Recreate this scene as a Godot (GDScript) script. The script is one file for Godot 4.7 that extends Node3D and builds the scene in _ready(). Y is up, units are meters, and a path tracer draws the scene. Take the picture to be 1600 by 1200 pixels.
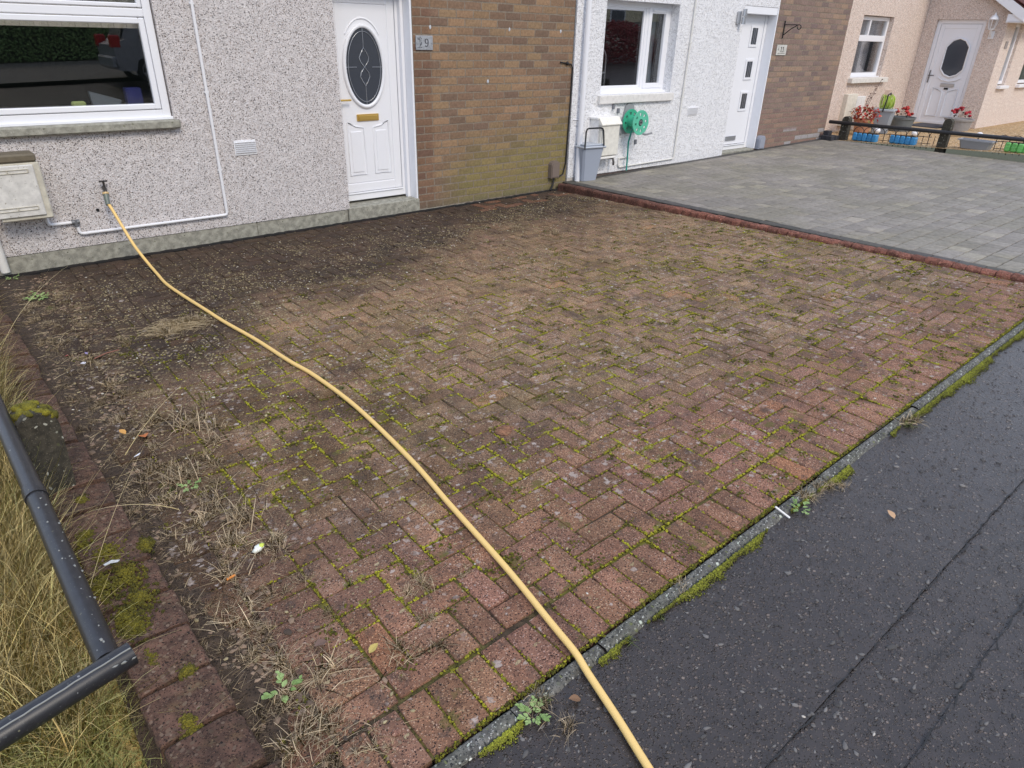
extends Node3D

var rng := RandomNumberGenerator.new()
var taken := {}
var nz := FastNoiseLite.new()
var nf := FastNoiseLite.new()
var M := {}
var uneven := 0.006     # how far blocks of paving lean


# ---------------------------------------------------------------- mesh builder
class MB:
	var v := PackedVector3Array()
	var n := PackedVector3Array()
	var c := PackedColorArray()
	var idx := PackedInt32Array()
	var col := Color(1, 1, 1)
	var xf := Transform3D()

	func vert(p: Vector3, nn: Vector3, cc: Color) -> int:
		v.push_back(xf * p)
		n.push_back((xf.basis * nn).normalized())
		c.push_back(cc)
		return v.size() - 1

	func face(a: int, b: int, d: int) -> void:   # counter-clockwise seen from outside
		idx.push_back(a)
		idx.push_back(d)
		idx.push_back(b)

	func tri(a: Vector3, b: Vector3, d: Vector3) -> void:
		var nn := (b - a).cross(d - a).normalized()
		face(vert(a, nn, col), vert(b, nn, col), vert(d, nn, col))

	func quad(a: Vector3, b: Vector3, d: Vector3, e: Vector3) -> void:
		var nn := (d - a).cross(e - b).normalized()
		var i := vert(a, nn, col)
		var j := vert(b, nn, col)
		var k := vert(d, nn, col)
		var l := vert(e, nn, col)
		face(i, j, k)
		face(i, k, l)

	func box(lo: Vector3, hi: Vector3, b := 0.0) -> void:
		if b <= 0.0:
			var x0 := lo.x
			var x1 := hi.x
			var y0 := lo.y
			var y1 := hi.y
			var z0 := lo.z
			var z1 := hi.z
			quad(Vector3(x0, y0, z1), Vector3(x1, y0, z1), Vector3(x1, y1, z1), Vector3(x0, y1, z1))
			quad(Vector3(x1, y0, z0), Vector3(x0, y0, z0), Vector3(x0, y1, z0), Vector3(x1, y1, z0))
			quad(Vector3(x1, y0, z1), Vector3(x1, y0, z0), Vector3(x1, y1, z0), Vector3(x1, y1, z1))
			quad(Vector3(x0, y0, z0), Vector3(x0, y0, z1), Vector3(x0, y1, z1), Vector3(x0, y1, z0))
			quad(Vector3(x0, y1, z1), Vector3(x1, y1, z1), Vector3(x1, y1, z0), Vector3(x0, y1, z0))
			quad(Vector3(x0, y0, z0), Vector3(x1, y0, z0), Vector3(x1, y0, z1), Vector3(x0, y0, z1))
			return
		var ctr := (lo + hi) * 0.5
		var h := (hi - lo) * 0.5
		b = minf(b, minf(h.x, minf(h.y, h.z)) * 0.9)
		var pts := {}
		for ax in 3:
			for s in [-1.0, 1.0]:
				var a1 := (ax + 1) % 3
				var a2 := (ax + 2) % 3
				var q: Array[Vector3] = []
				for k in [[-1, -1], [1, -1], [1, 1], [-1, 1]]:
					var p := Vector3()
					p[ax] = h[ax] * s
					p[a1] = (h[a1] - b) * k[0]
					p[a2] = (h[a2] - b) * k[1]
					pts[[ax, s, k[0], k[1]]] = p + ctr
					q.append(p + ctr)
				if s > 0:
					quad(q[0], q[1], q[2], q[3])
				else:
					quad(q[3], q[2], q[1], q[0])
		var corner := func(ax: int, sx: float, sy: float, sz: float) -> Vector3:
			var sg := [sx, sy, sz]
			var p := Vector3(sx * (h.x - b), sy * (h.y - b), sz * (h.z - b))
			p[ax] = h[ax] * sg[ax]
			return p + ctr
		for s1 in [-1.0, 1.0]:
			for s2 in [-1.0, 1.0]:
				for ax in 3:   # the edge along axis ax between faces a1 and a2
					var a1 := (ax + 1) % 3
					var a2 := (ax + 2) % 3
					var sa := [0.0, 0.0, 0.0]
					sa[a1] = s1
					sa[a2] = s2
					sa[ax] = -1.0
					var p0: Vector3 = corner.call(a1, sa[0], sa[1], sa[2])
					var p1: Vector3 = corner.call(a2, sa[0], sa[1], sa[2])
					sa[ax] = 1.0
					var p2: Vector3 = corner.call(a2, sa[0], sa[1], sa[2])
					var p3: Vector3 = corner.call(a1, sa[0], sa[1], sa[2])
					if s1 * s2 > 0:
						quad(p0, p1, p2, p3) if (p2 - p0).cross(p3 - p1).dot((p0 + p2) * 0.5 - ctr) > 0 else quad(p3, p2, p1, p0)
					else:
						quad(p3, p2, p1, p0) if (p1 - p3).cross(p0 - p2).dot((p0 + p2) * 0.5 - ctr) > 0 else quad(p0, p1, p2, p3)
		for sx in [-1.0, 1.0]:
			for sy in [-1.0, 1.0]:
				for sz in [-1.0, 1.0]:
					var p0: Vector3 = corner.call(0, sx, sy, sz)
					var p1: Vector3 = corner.call(1, sx, sy, sz)
					var p2: Vector3 = corner.call(2, sx, sy, sz)
					if (p1 - p0).cross(p2 - p0).dot(p0 - ctr) > 0:
						tri(p0, p1, p2)
					else:
						tri(p0, p2, p1)

	func tube(path: Array, r: float, sides := 8, closed := false, r_end := -1.0) -> void:
		var m := path.size()
		var rows := []
		var up := Vector3(0, 1, 0)
		var first: Vector3 = (path[1] - path[0]).normalized()
		if absf(first.dot(up)) > 0.9:
			up = Vector3(1, 0, 0)
		for i in m:
			var a: Vector3 = path[(i - 1 + m) % m] if closed or i > 0 else path[0]
			var b: Vector3 = path[(i + 1) % m] if closed or i < m - 1 else path[m - 1]
			var t := (b - a).normalized()
			var side := t.cross(up).normalized()
			up = side.cross(t).normalized()
			var rr := r if r_end < 0.0 else lerpf(r, r_end, float(i) / (m - 1))
			var row := []
			for k in sides:
				var an := TAU * k / sides
				var d := side * cos(an) + up * sin(an)
				row.append(vert(path[i] + d * rr, d, col))
			rows.append(row)
		for i in (m if closed else m - 1):
			var p: Array = rows[i]
			var q: Array = rows[(i + 1) % m]
			for k in sides:
				var k2 := (k + 1) % sides
				face(p[k], q[k], q[k2])
				face(p[k], q[k2], p[k2])
		if not closed:
			for e in [0, m - 1]:
				var t2: Vector3 = ((path[0] - path[1]) if e == 0 else (path[m - 1] - path[m - 2])).normalized()
				var cc := vert(path[e], t2, col)
				var ring := []
				for k in sides:
					ring.append(vert(xf.affine_inverse() * v[rows[e][k]], t2, col))
				for k in sides:
					if e == 0:
						face(cc, ring[k], ring[(k + 1) % sides])
					else:
						face(cc, ring[(k + 1) % sides], ring[k])

	func lathe(prof: Array, sides := 20, smooth := true) -> void:   # prof of Vector2(radius, y), bottom to top outside
		for i in prof.size() - 1:
			var a: Vector2 = prof[i]
			var b: Vector2 = prof[i + 1]
			var nn := Vector2(b.y - a.y, a.x - b.x).normalized()
			var pa := []
			var pb := []
			for k in sides + 1:
				var an := -TAU * k / sides
				var d := Vector3(cos(an), 0, sin(an))
				var no := Vector3(d.x * nn.x, nn.y, d.z * nn.x)
				pa.append(vert(Vector3(d.x * a.x, a.y, d.z * a.x), no, col))
				pb.append(vert(Vector3(d.x * b.x, b.y, d.z * b.x), no, col))
			for k in sides:
				face(pa[k], pa[k + 1], pb[k + 1])
				face(pa[k], pb[k + 1], pb[k])

	func blob(ctr: Vector3, r: Vector3, rg: RandomNumberGenerator, rough := 0.2, rings := 5, sides := 8) -> void:
		var rows := []
		for i in rings + 1:
			var th := PI * i / rings
			var row := []
			for k in sides:
				var ph := TAU * k / sides
				var d := Vector3(sin(th) * cos(ph), cos(th), sin(th) * sin(ph))
				var q := 1.0 + rg.randf_range(-rough, rough) if i > 0 and i < rings else 1.0
				row.append(vert(ctr + Vector3(d.x * r.x, d.y * r.y, d.z * r.z) * q, Vector3(d.x / r.x, d.y / r.y, d.z / r.z), col))
			rows.append(row)
		for i in rings:
			for k in sides:
				var k2 := (k + 1) % sides
				face(rows[i][k], rows[i][k2], rows[i + 1][k2])
				face(rows[i][k], rows[i + 1][k2], rows[i + 1][k])

	func prism(poly: PackedVector2Array, z0: float, z1: float) -> void:   # counter-clockwise outline in xy, from z0 to z1
		var t := Geometry2D.triangulate_polygon(poly)
		for i in range(0, t.size(), 3):
			var a := poly[t[i]]
			var b := poly[t[i + 1]]
			var d := poly[t[i + 2]]
			if (b - a).cross(d - a) < 0:
				var s := b
				b = d
				d = s
			tri(Vector3(a.x, a.y, z1), Vector3(b.x, b.y, z1), Vector3(d.x, d.y, z1))
			tri(Vector3(a.x, a.y, z0), Vector3(d.x, d.y, z0), Vector3(b.x, b.y, z0))
		var m := poly.size()
		for i in m:
			var a := poly[i]
			var b := poly[(i + 1) % m]
			quad(Vector3(a.x, a.y, z0), Vector3(b.x, b.y, z0), Vector3(b.x, b.y, z1), Vector3(a.x, a.y, z1))

	func add(o: MB, at := Transform3D()) -> void:
		var base := v.size()
		for i in o.v.size():
			v.push_back(at * o.v[i])
			n.push_back((at.basis * o.n[i]).normalized())
		c.append_array(o.c)
		for i in o.idx:
			idx.push_back(base + i)

	func mesh() -> ArrayMesh:
		var a := []
		a.resize(Mesh.ARRAY_MAX)
		a[Mesh.ARRAY_VERTEX] = v
		a[Mesh.ARRAY_NORMAL] = n
		a[Mesh.ARRAY_COLOR] = c
		a[Mesh.ARRAY_INDEX] = idx
		var m := ArrayMesh.new()
		m.add_surface_from_arrays(Mesh.PRIMITIVE_TRIANGLES, a)
		return m


# ---------------------------------------------------------------- scene helpers
func numbered(parent: Node, called: String) -> String:
	var key := str(parent.get_instance_id()) + called
	var k: int = taken.get(key, 0)
	taken[key] = k + 1
	return called if k == 0 else "%s_%03d" % [called, k]


func obj(called: String, mb: Variant, m: Material, parent: Node = self, at := Vector3.ZERO) -> MeshInstance3D:
	var o := MeshInstance3D.new()
	o.name = numbered(parent, called)
	o.mesh = mb.mesh() if mb is MB else mb
	o.material_override = m
	o.position = at
	parent.add_child(o, true)
	return o


func tag(o: Node, label: String, category: String, group := "") -> Node:
	o.set_meta("label", label)
	o.set_meta("category", category)
	if group:
		o.set_meta("group", group)
	return o


func thing(called: String, label: String, category: String, at := Vector3.ZERO, turn := 0.0, group := "") -> Node3D:
	var o := Node3D.new()
	o.name = numbered(self, called)
	add_child(o, true)
	o.position = at
	o.rotation.y = turn
	tag(o, label, category, group)
	return o


func struct(called: String, mb: Variant, m: Material) -> MeshInstance3D:
	var o := obj(called, mb, m)
	o.set_meta("kind", "structure")
	return o


func scatter(called: String, mesh: Mesh, m: Material, xfs: Array, cols: Array, parent: Node = self) -> MultiMeshInstance3D:
	var mm := MultiMesh.new()
	mm.transform_format = MultiMesh.TRANSFORM_3D
	mm.use_colors = true
	mm.mesh = mesh
	mm.instance_count = xfs.size()
	for i in xfs.size():
		mm.set_instance_transform(i, xfs[i])
		mm.set_instance_color(i, cols[i])
	var o := MultiMeshInstance3D.new()
	o.name = numbered(parent, called)
	o.multimesh = mm
	o.material_override = m
	o.set_meta("kind", "stuff")
	parent.add_child(o, true)
	return o


func s255(r: float, g: float, b: float) -> Color:
	return Color(r / 255.0, g / 255.0, b / 255.0)


func lin(r: float, g: float, b: float) -> Color:   # an sRGB colour 0..255 as the linear value that vertex colours hold
	return Color(r / 255.0, g / 255.0, b / 255.0).srgb_to_linear()


func plain(c: Color, rough := 0.6, metal := 0.0) -> StandardMaterial3D:
	var m := StandardMaterial3D.new()
	m.albedo_color = c
	m.roughness = rough
	m.metallic = metal
	m.vertex_color_use_as_albedo = true
	return m


func textured(t: Dictionary, tile: float, rough := 0.85, bump := 1.0) -> StandardMaterial3D:
	var m := StandardMaterial3D.new()
	m.albedo_texture = t.a
	m.normal_enabled = true
	m.normal_texture = t.n
	m.normal_scale = bump
	m.roughness = rough
	m.uv1_triplanar = true
	m.uv1_world_triplanar = true
	m.uv1_triplanar_sharpness = 8.0
	m.uv1_scale = Vector3.ONE / tile
	m.vertex_color_use_as_albedo = true
	return m


# a seamless picture of small stones pressed into a ground colour, with the normals of their heights
func splat(n: int, sd: int, base: Array, vary: float, freq: float, layers: Array, bump := 3.0) -> Dictionary:
	var r := RandomNumberGenerator.new()
	r.seed = sd
	var fn := FastNoiseLite.new()
	fn.seed = sd
	fn.frequency = freq
	fn.fractal_octaves = 4
	var nb := fn.get_seamless_image(n, n).get_data()
	fn.seed = sd + 7
	fn.frequency = 0.35
	fn.fractal_octaves = 2
	var fb := fn.get_seamless_image(n, n).get_data()
	var px := PackedByteArray()
	px.resize(n * n * 3)
	var hh := PackedByteArray()
	hh.resize(n * n)
	var b0: float = base[0]
	var b1: float = base[1]
	var b2: float = base[2]
	var j := 0
	for i in n * n:
		var f := 1.0 + vary * ((nb[i] - 128) / 128.0) + vary * 0.5 * ((fb[i] - 128) / 128.0)
		px[j] = clampi(int(b0 * f), 0, 255)
		px[j + 1] = clampi(int(b1 * f), 0, 255)
		px[j + 2] = clampi(int(b2 * f), 0, 255)
		hh[i] = 60 + (fb[i] >> 3)
		j += 3
	for ly in layers:
		var pal: Array = ly.pal
		for q in int(ly.n):
			var cx := r.randi_range(0, n - 1)
			var cy := r.randi_range(0, n - 1)
			var ra := r.randf_range(ly.r0, ly.r1)
			var rb := ra * r.randf_range(ly.get("asp", 0.55), 1.0)
			var an := r.randf() * PI
			var ca := cos(an) / ra
			var sa := sin(an) / ra
			var ca2 := cos(an) / rb
			var sa2 := sin(an) / rb
			var cc: Array = pal[r.randi() % pal.size()]
			var g := r.randf_range(0.88, 1.12)
			var cr := clampi(int(cc[0] * g), 0, 255)
			var cg := clampi(int(cc[1] * g), 0, 255)
			var cb := clampi(int(cc[2] * g), 0, 255)
			var hgt: float = ly.h
			var R := int(ceil(ra))
			for dy in range(-R, R + 1):
				var row := ((cy + dy + n) % n) * n
				for dx in range(-R, R + 1):
					var u := dx * ca + dy * sa
					var w := dy * ca2 - dx * sa2
					var d := u * u + w * w
					if d < 1.0:
						var p := row + (cx + dx + n) % n
						px[p * 3] = cr
						px[p * 3 + 1] = cg
						px[p * 3 + 2] = cb
						hh[p] = clampi(int(70.0 + hgt * (1.0 - d * d)), 0, 255)
	var im := Image.create_from_data(n, n, false, Image.FORMAT_RGB8, px)
	var hm := Image.create_from_data(n, n, false, Image.FORMAT_L8, hh)
	hm.convert(Image.FORMAT_RGBA8)
	hm.bump_map_to_normal_map(bump)
	return {"a": ImageTexture.create_from_image(im), "n": ImageTexture.create_from_image(hm)}


# ---------------------------------------------------------------- the lie of the land
func street(x: float) -> float:
	return 0.036 * clampf(x, -30.0, 60.0)


func drive_y(x: float, z: float) -> float:
	var a := -0.012 + 0.005 * x
	return a + (street(x) - a) * z / 5.35


func kerb_z(x: float) -> float:    # how far the kerb lies from its mean line
	return 0.017 - 0.006 * clampf(x, -2.0, 8.0)


func next_y(x: float, z: float) -> float:
	var a := 0.10 + 0.018 * (x - 6.2)
	var b := 0.22 + 0.005 * (x - 6.2)
	return a + (b - a) * z / 5.35


func smooth(a: float, b: float, x: float) -> float:
	var t := clampf((x - a) / (b - a), 0.0, 1.0)
	return t * t * (3.0 - 2.0 * t)


func algae(x: float, z: float) -> float:   # how black-brown with algae the drive is, 0..1
	var w := nz.get_noise_2d(x * 60.0, z * 60.0) * 0.7 + nz.get_noise_2d(x * 260.0, z * 260.0) * 0.35
	var edge := 2.35 - 0.24 * x + w * 1.1 + 1.0 * smooth(1.8, 0.3, x)
	var a := smooth(edge + 0.9, edge - 0.75, z)
	a = maxf(a, 0.75 * smooth(0.85, 0.35, x + w * 0.2) * smooth(5.6, 3.6, z))
	return clampf(a + w * 0.18, 0.0, 1.0)


func _ready() -> void:
	rng.seed = 20240
	nz.seed = 11
	nz.noise_type = FastNoiseLite.TYPE_SIMPLEX_SMOOTH
	nz.frequency = 0.01
	nz.fractal_octaves = 3
	nf.seed = 5
	nf.frequency = 0.05
	# camera, as measured from the photograph
	var cam := Camera3D.new()
	cam.name = "camera"
	cam.transform = Transform3D(Basis(Vector3(0.77056, 0.02440, 0.63690), Vector3(0.27658, 0.88748, -0.36862), Vector3(-0.57423, 0.46020, 0.67711)), Vector3(0, 1.75, 6.365))
	cam.fov = 59.35
	cam.near = 0.05
	cam.far = 400.0
	add_child(cam)
	# a bright overcast sky
	var env := Environment.new()
	env.background_mode = Environment.BG_SKY
	var sky := ProceduralSkyMaterial.new()
	sky.sky_top_color = Color(0.71, 0.78, 0.91)
	sky.sky_horizon_color = Color(0.90, 0.94, 1.0)
	sky.sky_curve = 0.35
	sky.ground_bottom_color = Color(0.35, 0.34, 0.33)
	sky.ground_horizon_color = Color(0.5, 0.5, 0.5)
	sky.sky_energy_multiplier = 1.0
	var cl := FastNoiseLite.new()
	cl.seed = 3
	cl.frequency = 0.008
	cl.fractal_octaves = 5
	var ci := cl.get_seamless_image(512, 256)
	ci.convert(Image.FORMAT_RGBA8)
	sky.sky_cover = ImageTexture.create_from_image(ci)
	sky.sky_cover_modulate = Color(0.30, 0.31, 0.33, 1.0)
	env.sky = Sky.new()
	env.sky.sky_material = sky
	env.tonemap_mode = Environment.TONE_MAPPER_LINEAR
	env.tonemap_exposure = 1.55
	env.sdfgi_enabled = true
	env.ssao_enabled = true
	env.ssil_enabled = true
	var we := WorldEnvironment.new()
	we.name = "world"
	we.environment = env
	add_child(we)
	# the sun behind thin cloud
	var sun := DirectionalLight3D.new()
	sun.name = "sun"
	sun.light_color = Color(1.0, 0.96, 0.91)
	sun.light_energy = 0.4
	sun.light_angular_distance = 20.0
	sun.shadow_enabled = true
	add_child(sun)
	sun.look_at_from_position(Vector3(-0.5, 4.0, 4.2), Vector3.ZERO, Vector3.UP)

	make_materials()
	make_ground()
	make_drive()
	make_next_drive()
	make_edging()
	make_pavement()
	house_one()
	house_two()
	house_three()
	far_side()
	make_fences()
	make_hose()
	fixtures()
	house_two_things()
	house_three_garden()
	make_moss()
	make_grass()
	make_litter()


func make_materials() -> void:
	M.white = plain(s255(238, 239, 243), 0.32)
	M.offwhite = plain(s255(222, 220, 214), 0.6)
	M.paint = plain(s255(232, 232, 234), 0.7)
	M.black = plain(s255(38, 39, 43), 0.42)
	M.rubber = plain(s255(28, 28, 30), 0.6)
	M.dark = plain(s255(24, 25, 28), 0.9)
	M.brass = plain(s255(222, 184, 100), 0.35, 0.7)
	M.silver = plain(s255(190, 192, 196), 0.3, 0.8)
	M.tint = plain(Color(1, 1, 1), 0.75)     # takes its colour from the vertices
	M.gloss = plain(Color(1, 1, 1), 0.35)
	M.leaf = plain(Color(1, 1, 1), 0.7)
	M.leaf.backlight_enabled = true
	M.leaf.backlight = Color(0.5, 0.5, 0.4)
	var glass := StandardMaterial3D.new()
	glass.transparency = BaseMaterial3D.TRANSPARENCY_ALPHA
	glass.albedo_color = Color(0.12, 0.14, 0.14, 0.06)
	glass.roughness = 0.0
	glass.metallic_specular = 0.8
	M.glass = glass
	M.obscure = plain(s255(66, 70, 78), 0.12)
	M.roughcast = textured(splat(2048, 21, [212, 206, 204], 0.08, 0.012, [
		{"n": 60000, "r0": 2.4, "r1": 4.6, "pal": [[228, 222, 219], [236, 229, 226], [221, 214, 212], [212, 203, 199], [241, 237, 236]], "h": 150.0},
		{"n": 22000, "r0": 2.0, "r1": 4.2, "pal": [[72, 67, 66], [96, 87, 83], [128, 114, 107], [58, 56, 58], [168, 150, 140]], "h": 130.0},
		{"n": 16000, "r0": 2.2, "r1": 4.4, "pal": [[238, 232, 229], [226, 218, 216], [212, 203, 199]], "h": 180.0}], 6.0), 2.3, 0.9, 1.0)
	M.whitecast = textured(splat(1024, 22, [236, 236, 238], 0.03, 0.02, [
		{"n": 9000, "r0": 3.0, "r1": 7.0, "pal": [[240, 240, 242], [236, 236, 238], [232, 232, 234]], "h": 170.0},
		{"n": 1100, "r0": 1.2, "r1": 2.6, "pal": [[176, 176, 182], [196, 196, 200], [160, 158, 164]], "h": -30.0}], 6.0), 1.5, 0.9, 0.9)
	M.creamcast = textured(splat(1024, 23, [222, 206, 196], 0.08, 0.02, [
		{"n": 16000, "r0": 2.6, "r1": 5.0, "pal": [[236, 221, 210], [231, 212, 199], [242, 231, 222], [220, 198, 182]], "h": 150.0},
		{"n": 6500, "r0": 2.2, "r1": 4.4, "pal": [[190, 162, 142], [176, 146, 126], [204, 176, 156], [160, 136, 122]], "h": 140.0}], 5.0), 1.35, 0.9, 0.8)
	M.pinkcast = textured(splat(512, 24, [224, 210, 200], 0.06, 0.02, [
		{"n": 4200, "r0": 2.6, "r1": 5.0, "pal": [[234, 220, 210], [228, 213, 203], [240, 229, 221]], "h": 150.0},
		{"n": 1000, "r0": 2.2, "r1": 4.4, "pal": [[196, 168, 156], [186, 160, 150]], "h": 140.0}], 5.0), 0.7, 0.9, 0.8)
	M.brick = textured(splat(512, 25, [236, 236, 236], 0.10, 0.03, [
		{"n": 1500, "r0": 0.8, "r1": 2.0, "pal": [[170, 165, 160], [240, 238, 234], [200, 195, 190]], "h": 20.0}], 2.0), 0.62, 0.9, 0.6)
	M.mortar = textured(splat(512, 26, [134, 122, 108], 0.14, 0.03, [
		{"n": 3000, "r0": 0.7, "r1": 1.6, "pal": [[150, 140, 126], [100, 92, 82], [170, 160, 146]], "h": 30.0}], 3.0), 0.6, 0.95, 0.8)
	M.concrete = textured(splat(1024, 27, [150, 148, 136], 0.20, 0.012, [
		{"n": 9000, "r0": 0.8, "r1": 2.6, "pal": [[172, 170, 160], [116, 114, 104], [190, 188, 178], [134, 132, 120]], "h": 50.0},
		{"n": 240, "r0": 3.0, "r1": 9.0, "pal": [[118, 118, 100], [108, 108, 92], [168, 166, 152]], "h": 0.0, "asp": 0.3}], 3.0), 0.9, 0.92, 0.9)
	M.kerb = textured(splat(512, 28, [104, 101, 95], 0.34, 0.02, [
		{"n": 3600, "r0": 1.4, "r1": 4.6, "pal": [[168, 166, 160], [74, 74, 72], [206, 204, 196], [100, 100, 96], [150, 146, 138], [58, 58, 58], [120, 122, 112]], "h": 130.0},
		{"n": 140, "r0": 3.0, "r1": 9.0, "pal": [[190, 194, 180], [214, 214, 206], [120, 122, 84], [96, 96, 84]], "h": 10.0, "asp": 0.4}], 6.0), 0.42, 0.92, 1.2)
	M.asphalt = textured(splat(2048, 29, [52, 49, 47], 0.18, 0.012, [
		{"n": 52000, "r0": 1.0, "r1": 3.6, "pal": [[46, 44, 42], [64, 61, 59], [78, 74, 72], [38, 36, 35], [88, 84, 82]], "h": 70.0},
		{"n": 7000, "r0": 2.4, "r1": 7.0, "pal": [[80, 77, 74], [92, 88, 85], [66, 63, 62], [108, 104, 100], [54, 52, 51]], "h": 190.0, "asp": 0.45},
		{"n": 3000, "r0": 1.4, "r1": 4.0, "pal": [[30, 29, 31], [36, 34, 36]], "h": -60.0, "asp": 0.4}], 7.0), 1.9, 0.28, 1.15)
	M.asphalt.metallic_specular = 0.5
	M.asphalt.albedo_color = Color(1.06, 0.99, 0.95)
	M.paver = textured(splat(2048, 30, [176, 154, 138], 0.22, 0.008, [
		{"n": 56000, "r0": 1.2, "r1": 3.6, "pal": [[122, 102, 92], [100, 82, 76], [148, 124, 112], [168, 144, 130]], "h": 30.0},
		{"n": 80000, "r0": 1.1, "r1": 3.4, "pal": [[236, 212, 192], [222, 194, 172], [255, 242, 226], [244, 216, 194], [208, 178, 160], [255, 248, 238]], "h": 110.0, "asp": 0.6},
		{"n": 16000, "r0": 1.2, "r1": 3.0, "pal": [[70, 60, 56], [54, 46, 46]], "h": -60.0}], 5.0), 1.9, 0.92, 1.3)
	M.setts = textured(splat(512, 31, [224, 224, 222], 0.10, 0.02, [
		{"n": 5000, "r0": 0.8, "r1": 2.0, "pal": [[200, 200, 198], [244, 244, 242], [176, 178, 174]], "h": 30.0}], 2.0), 0.7, 0.82, 0.6)
	M.soil = textured(splat(1024, 32, [210, 205, 198], 0.25, 0.02, [
		{"n": 14000, "r0": 1.0, "r1": 4.0, "pal": [[150, 142, 130], [240, 232, 220], [180, 172, 160], [110, 104, 96]], "h": 90.0}], 5.0), 0.9, 0.95, 1.0)
	M.gravel = textured(splat(1024, 33, [150, 118, 76], 0.2, 0.02, [
		{"n": 9000, "r0": 5.0, "r1": 11.0, "pal": [[206, 172, 122], [186, 148, 100], [222, 196, 156], [164, 124, 80], [200, 160, 104], [230, 210, 176]], "h": 180.0, "asp": 0.6}], 6.0), 1.6, 0.85, 1.0)
	M.edge = textured(splat(1024, 38, [190, 168, 158], 0.28, 0.014, [
		{"n": 22000, "r0": 1.0, "r1": 3.4, "pal": [[140, 116, 108], [112, 92, 88], [220, 196, 182], [250, 228, 212], [168, 142, 132]], "h": 90.0},
		{"n": 1900, "r0": 2.0, "r1": 9.0, "pal": [[206, 198, 186], [236, 232, 224], [204, 196, 184]], "h": 10.0, "asp": 0.35},
		{"n": 900, "r0": 1.5, "r1": 5.0, "pal": [[96, 84, 76], [70, 62, 58], [110, 104, 66]], "h": -40.0, "asp": 0.35}], 6.0), 0.9, 0.95, 1.3)
	M.rail = textured(splat(512, 39, [40, 40, 43], 0.16, 0.02, [
		{"n": 700, "r0": 0.8, "r1": 2.2, "pal": [[74, 76, 76], [36, 36, 40], [86, 86, 72]], "h": 40.0},
		{"n": 60, "r0": 1.5, "r1": 4.0, "pal": [[104, 102, 84], [128, 128, 126]], "h": 10.0, "asp": 0.4}], 2.0), 0.4, 0.38, 0.7)
	M.hose = plain(Color(1, 1, 1), 0.45)
	M.bin = plain(Color(1, 1, 1), 0.5)
	M.grit = plain(Color(1, 1, 1), 0.9)
	M.moss = textured(splat(512, 34, [215, 215, 200], 0.25, 0.05, [
		{"n": 6000, "r0": 1.0, "r1": 3.0, "pal": [[255, 250, 235], [160, 160, 140], [120, 122, 100]], "h": 140.0}], 6.0), 0.16, 1.0, 1.0)
	M.render = textured(splat(512, 35, [242, 241, 238], 0.05, 0.02, [
		{"n": 900, "r0": 0.8, "r1": 2.0, "pal": [[196, 194, 186], [236, 234, 228]], "h": 20.0}], 2.0), 0.8, 0.8, 0.4)
	M.meter = textured(splat(512, 36, [232, 229, 220], 0.08, 0.015, [
		{"n": 160, "r0": 1.0, "r1": 4.0, "pal": [[180, 172, 154], [160, 152, 136], [192, 186, 172]], "h": 5.0, "asp": 0.25}], 1.5), 0.5, 0.55, 0.4)
	M.postc = textured(splat(512, 37, [64, 60, 51], 0.3, 0.02, [
		{"n": 3000, "r0": 1.0, "r1": 3.2, "pal": [[104, 98, 88], [58, 54, 48], [92, 88, 72], [70, 66, 54]], "h": 80.0},
		{"n": 60, "r0": 4.0, "r1": 11.0, "pal": [[168, 168, 156], [84, 84, 60], [150, 150, 136]], "h": 12.0, "asp": 0.4}], 4.0), 0.4, 0.95, 1.0)


func make_ground() -> void:
	var m := MB.new()
	m.col = lin(96, 100, 72)
	m.quad(Vector3(-160, -1.4, 160), Vector3(160, -1.4, 160), Vector3(160, -1.4, -160), Vector3(-160, -1.4, -160))
	struct("ground", m, M.soil)
	# the lawn to the left of the drive
	var g := MB.new()
	grid_sheet(g, -7.0, 0.12, 0.0, 5.36, 0.12, func(x, z): return minf(drive_y(x, z), 0.0) - 0.02 + 0.02 * nf.get_noise_2d(x * 90, z * 90), func(x, z): return lin(216, 186, 118).lerp(lin(190, 170, 100), clampf(0.2 + nz.get_noise_2d(x * 90, z * 90), 0, 1)))
	struct("lawn", g, M.soil)
	# the gravel of the third garden
	var gr := MB.new()
	grid_sheet(gr, 12.62, 24.0, -0.6, 5.36, 0.25, func(x, z): return garden_y(x, z), func(_x, _z): return Color(1, 1, 1))
	struct("garden_gravel", gr, M.gravel)


func garden_y(x: float, z: float) -> float:
	return 0.2 + 0.045 * maxf(z, 0.0) + maxf(0.0, z - 1.0) * 0.02 * (x - 12.6)


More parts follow.
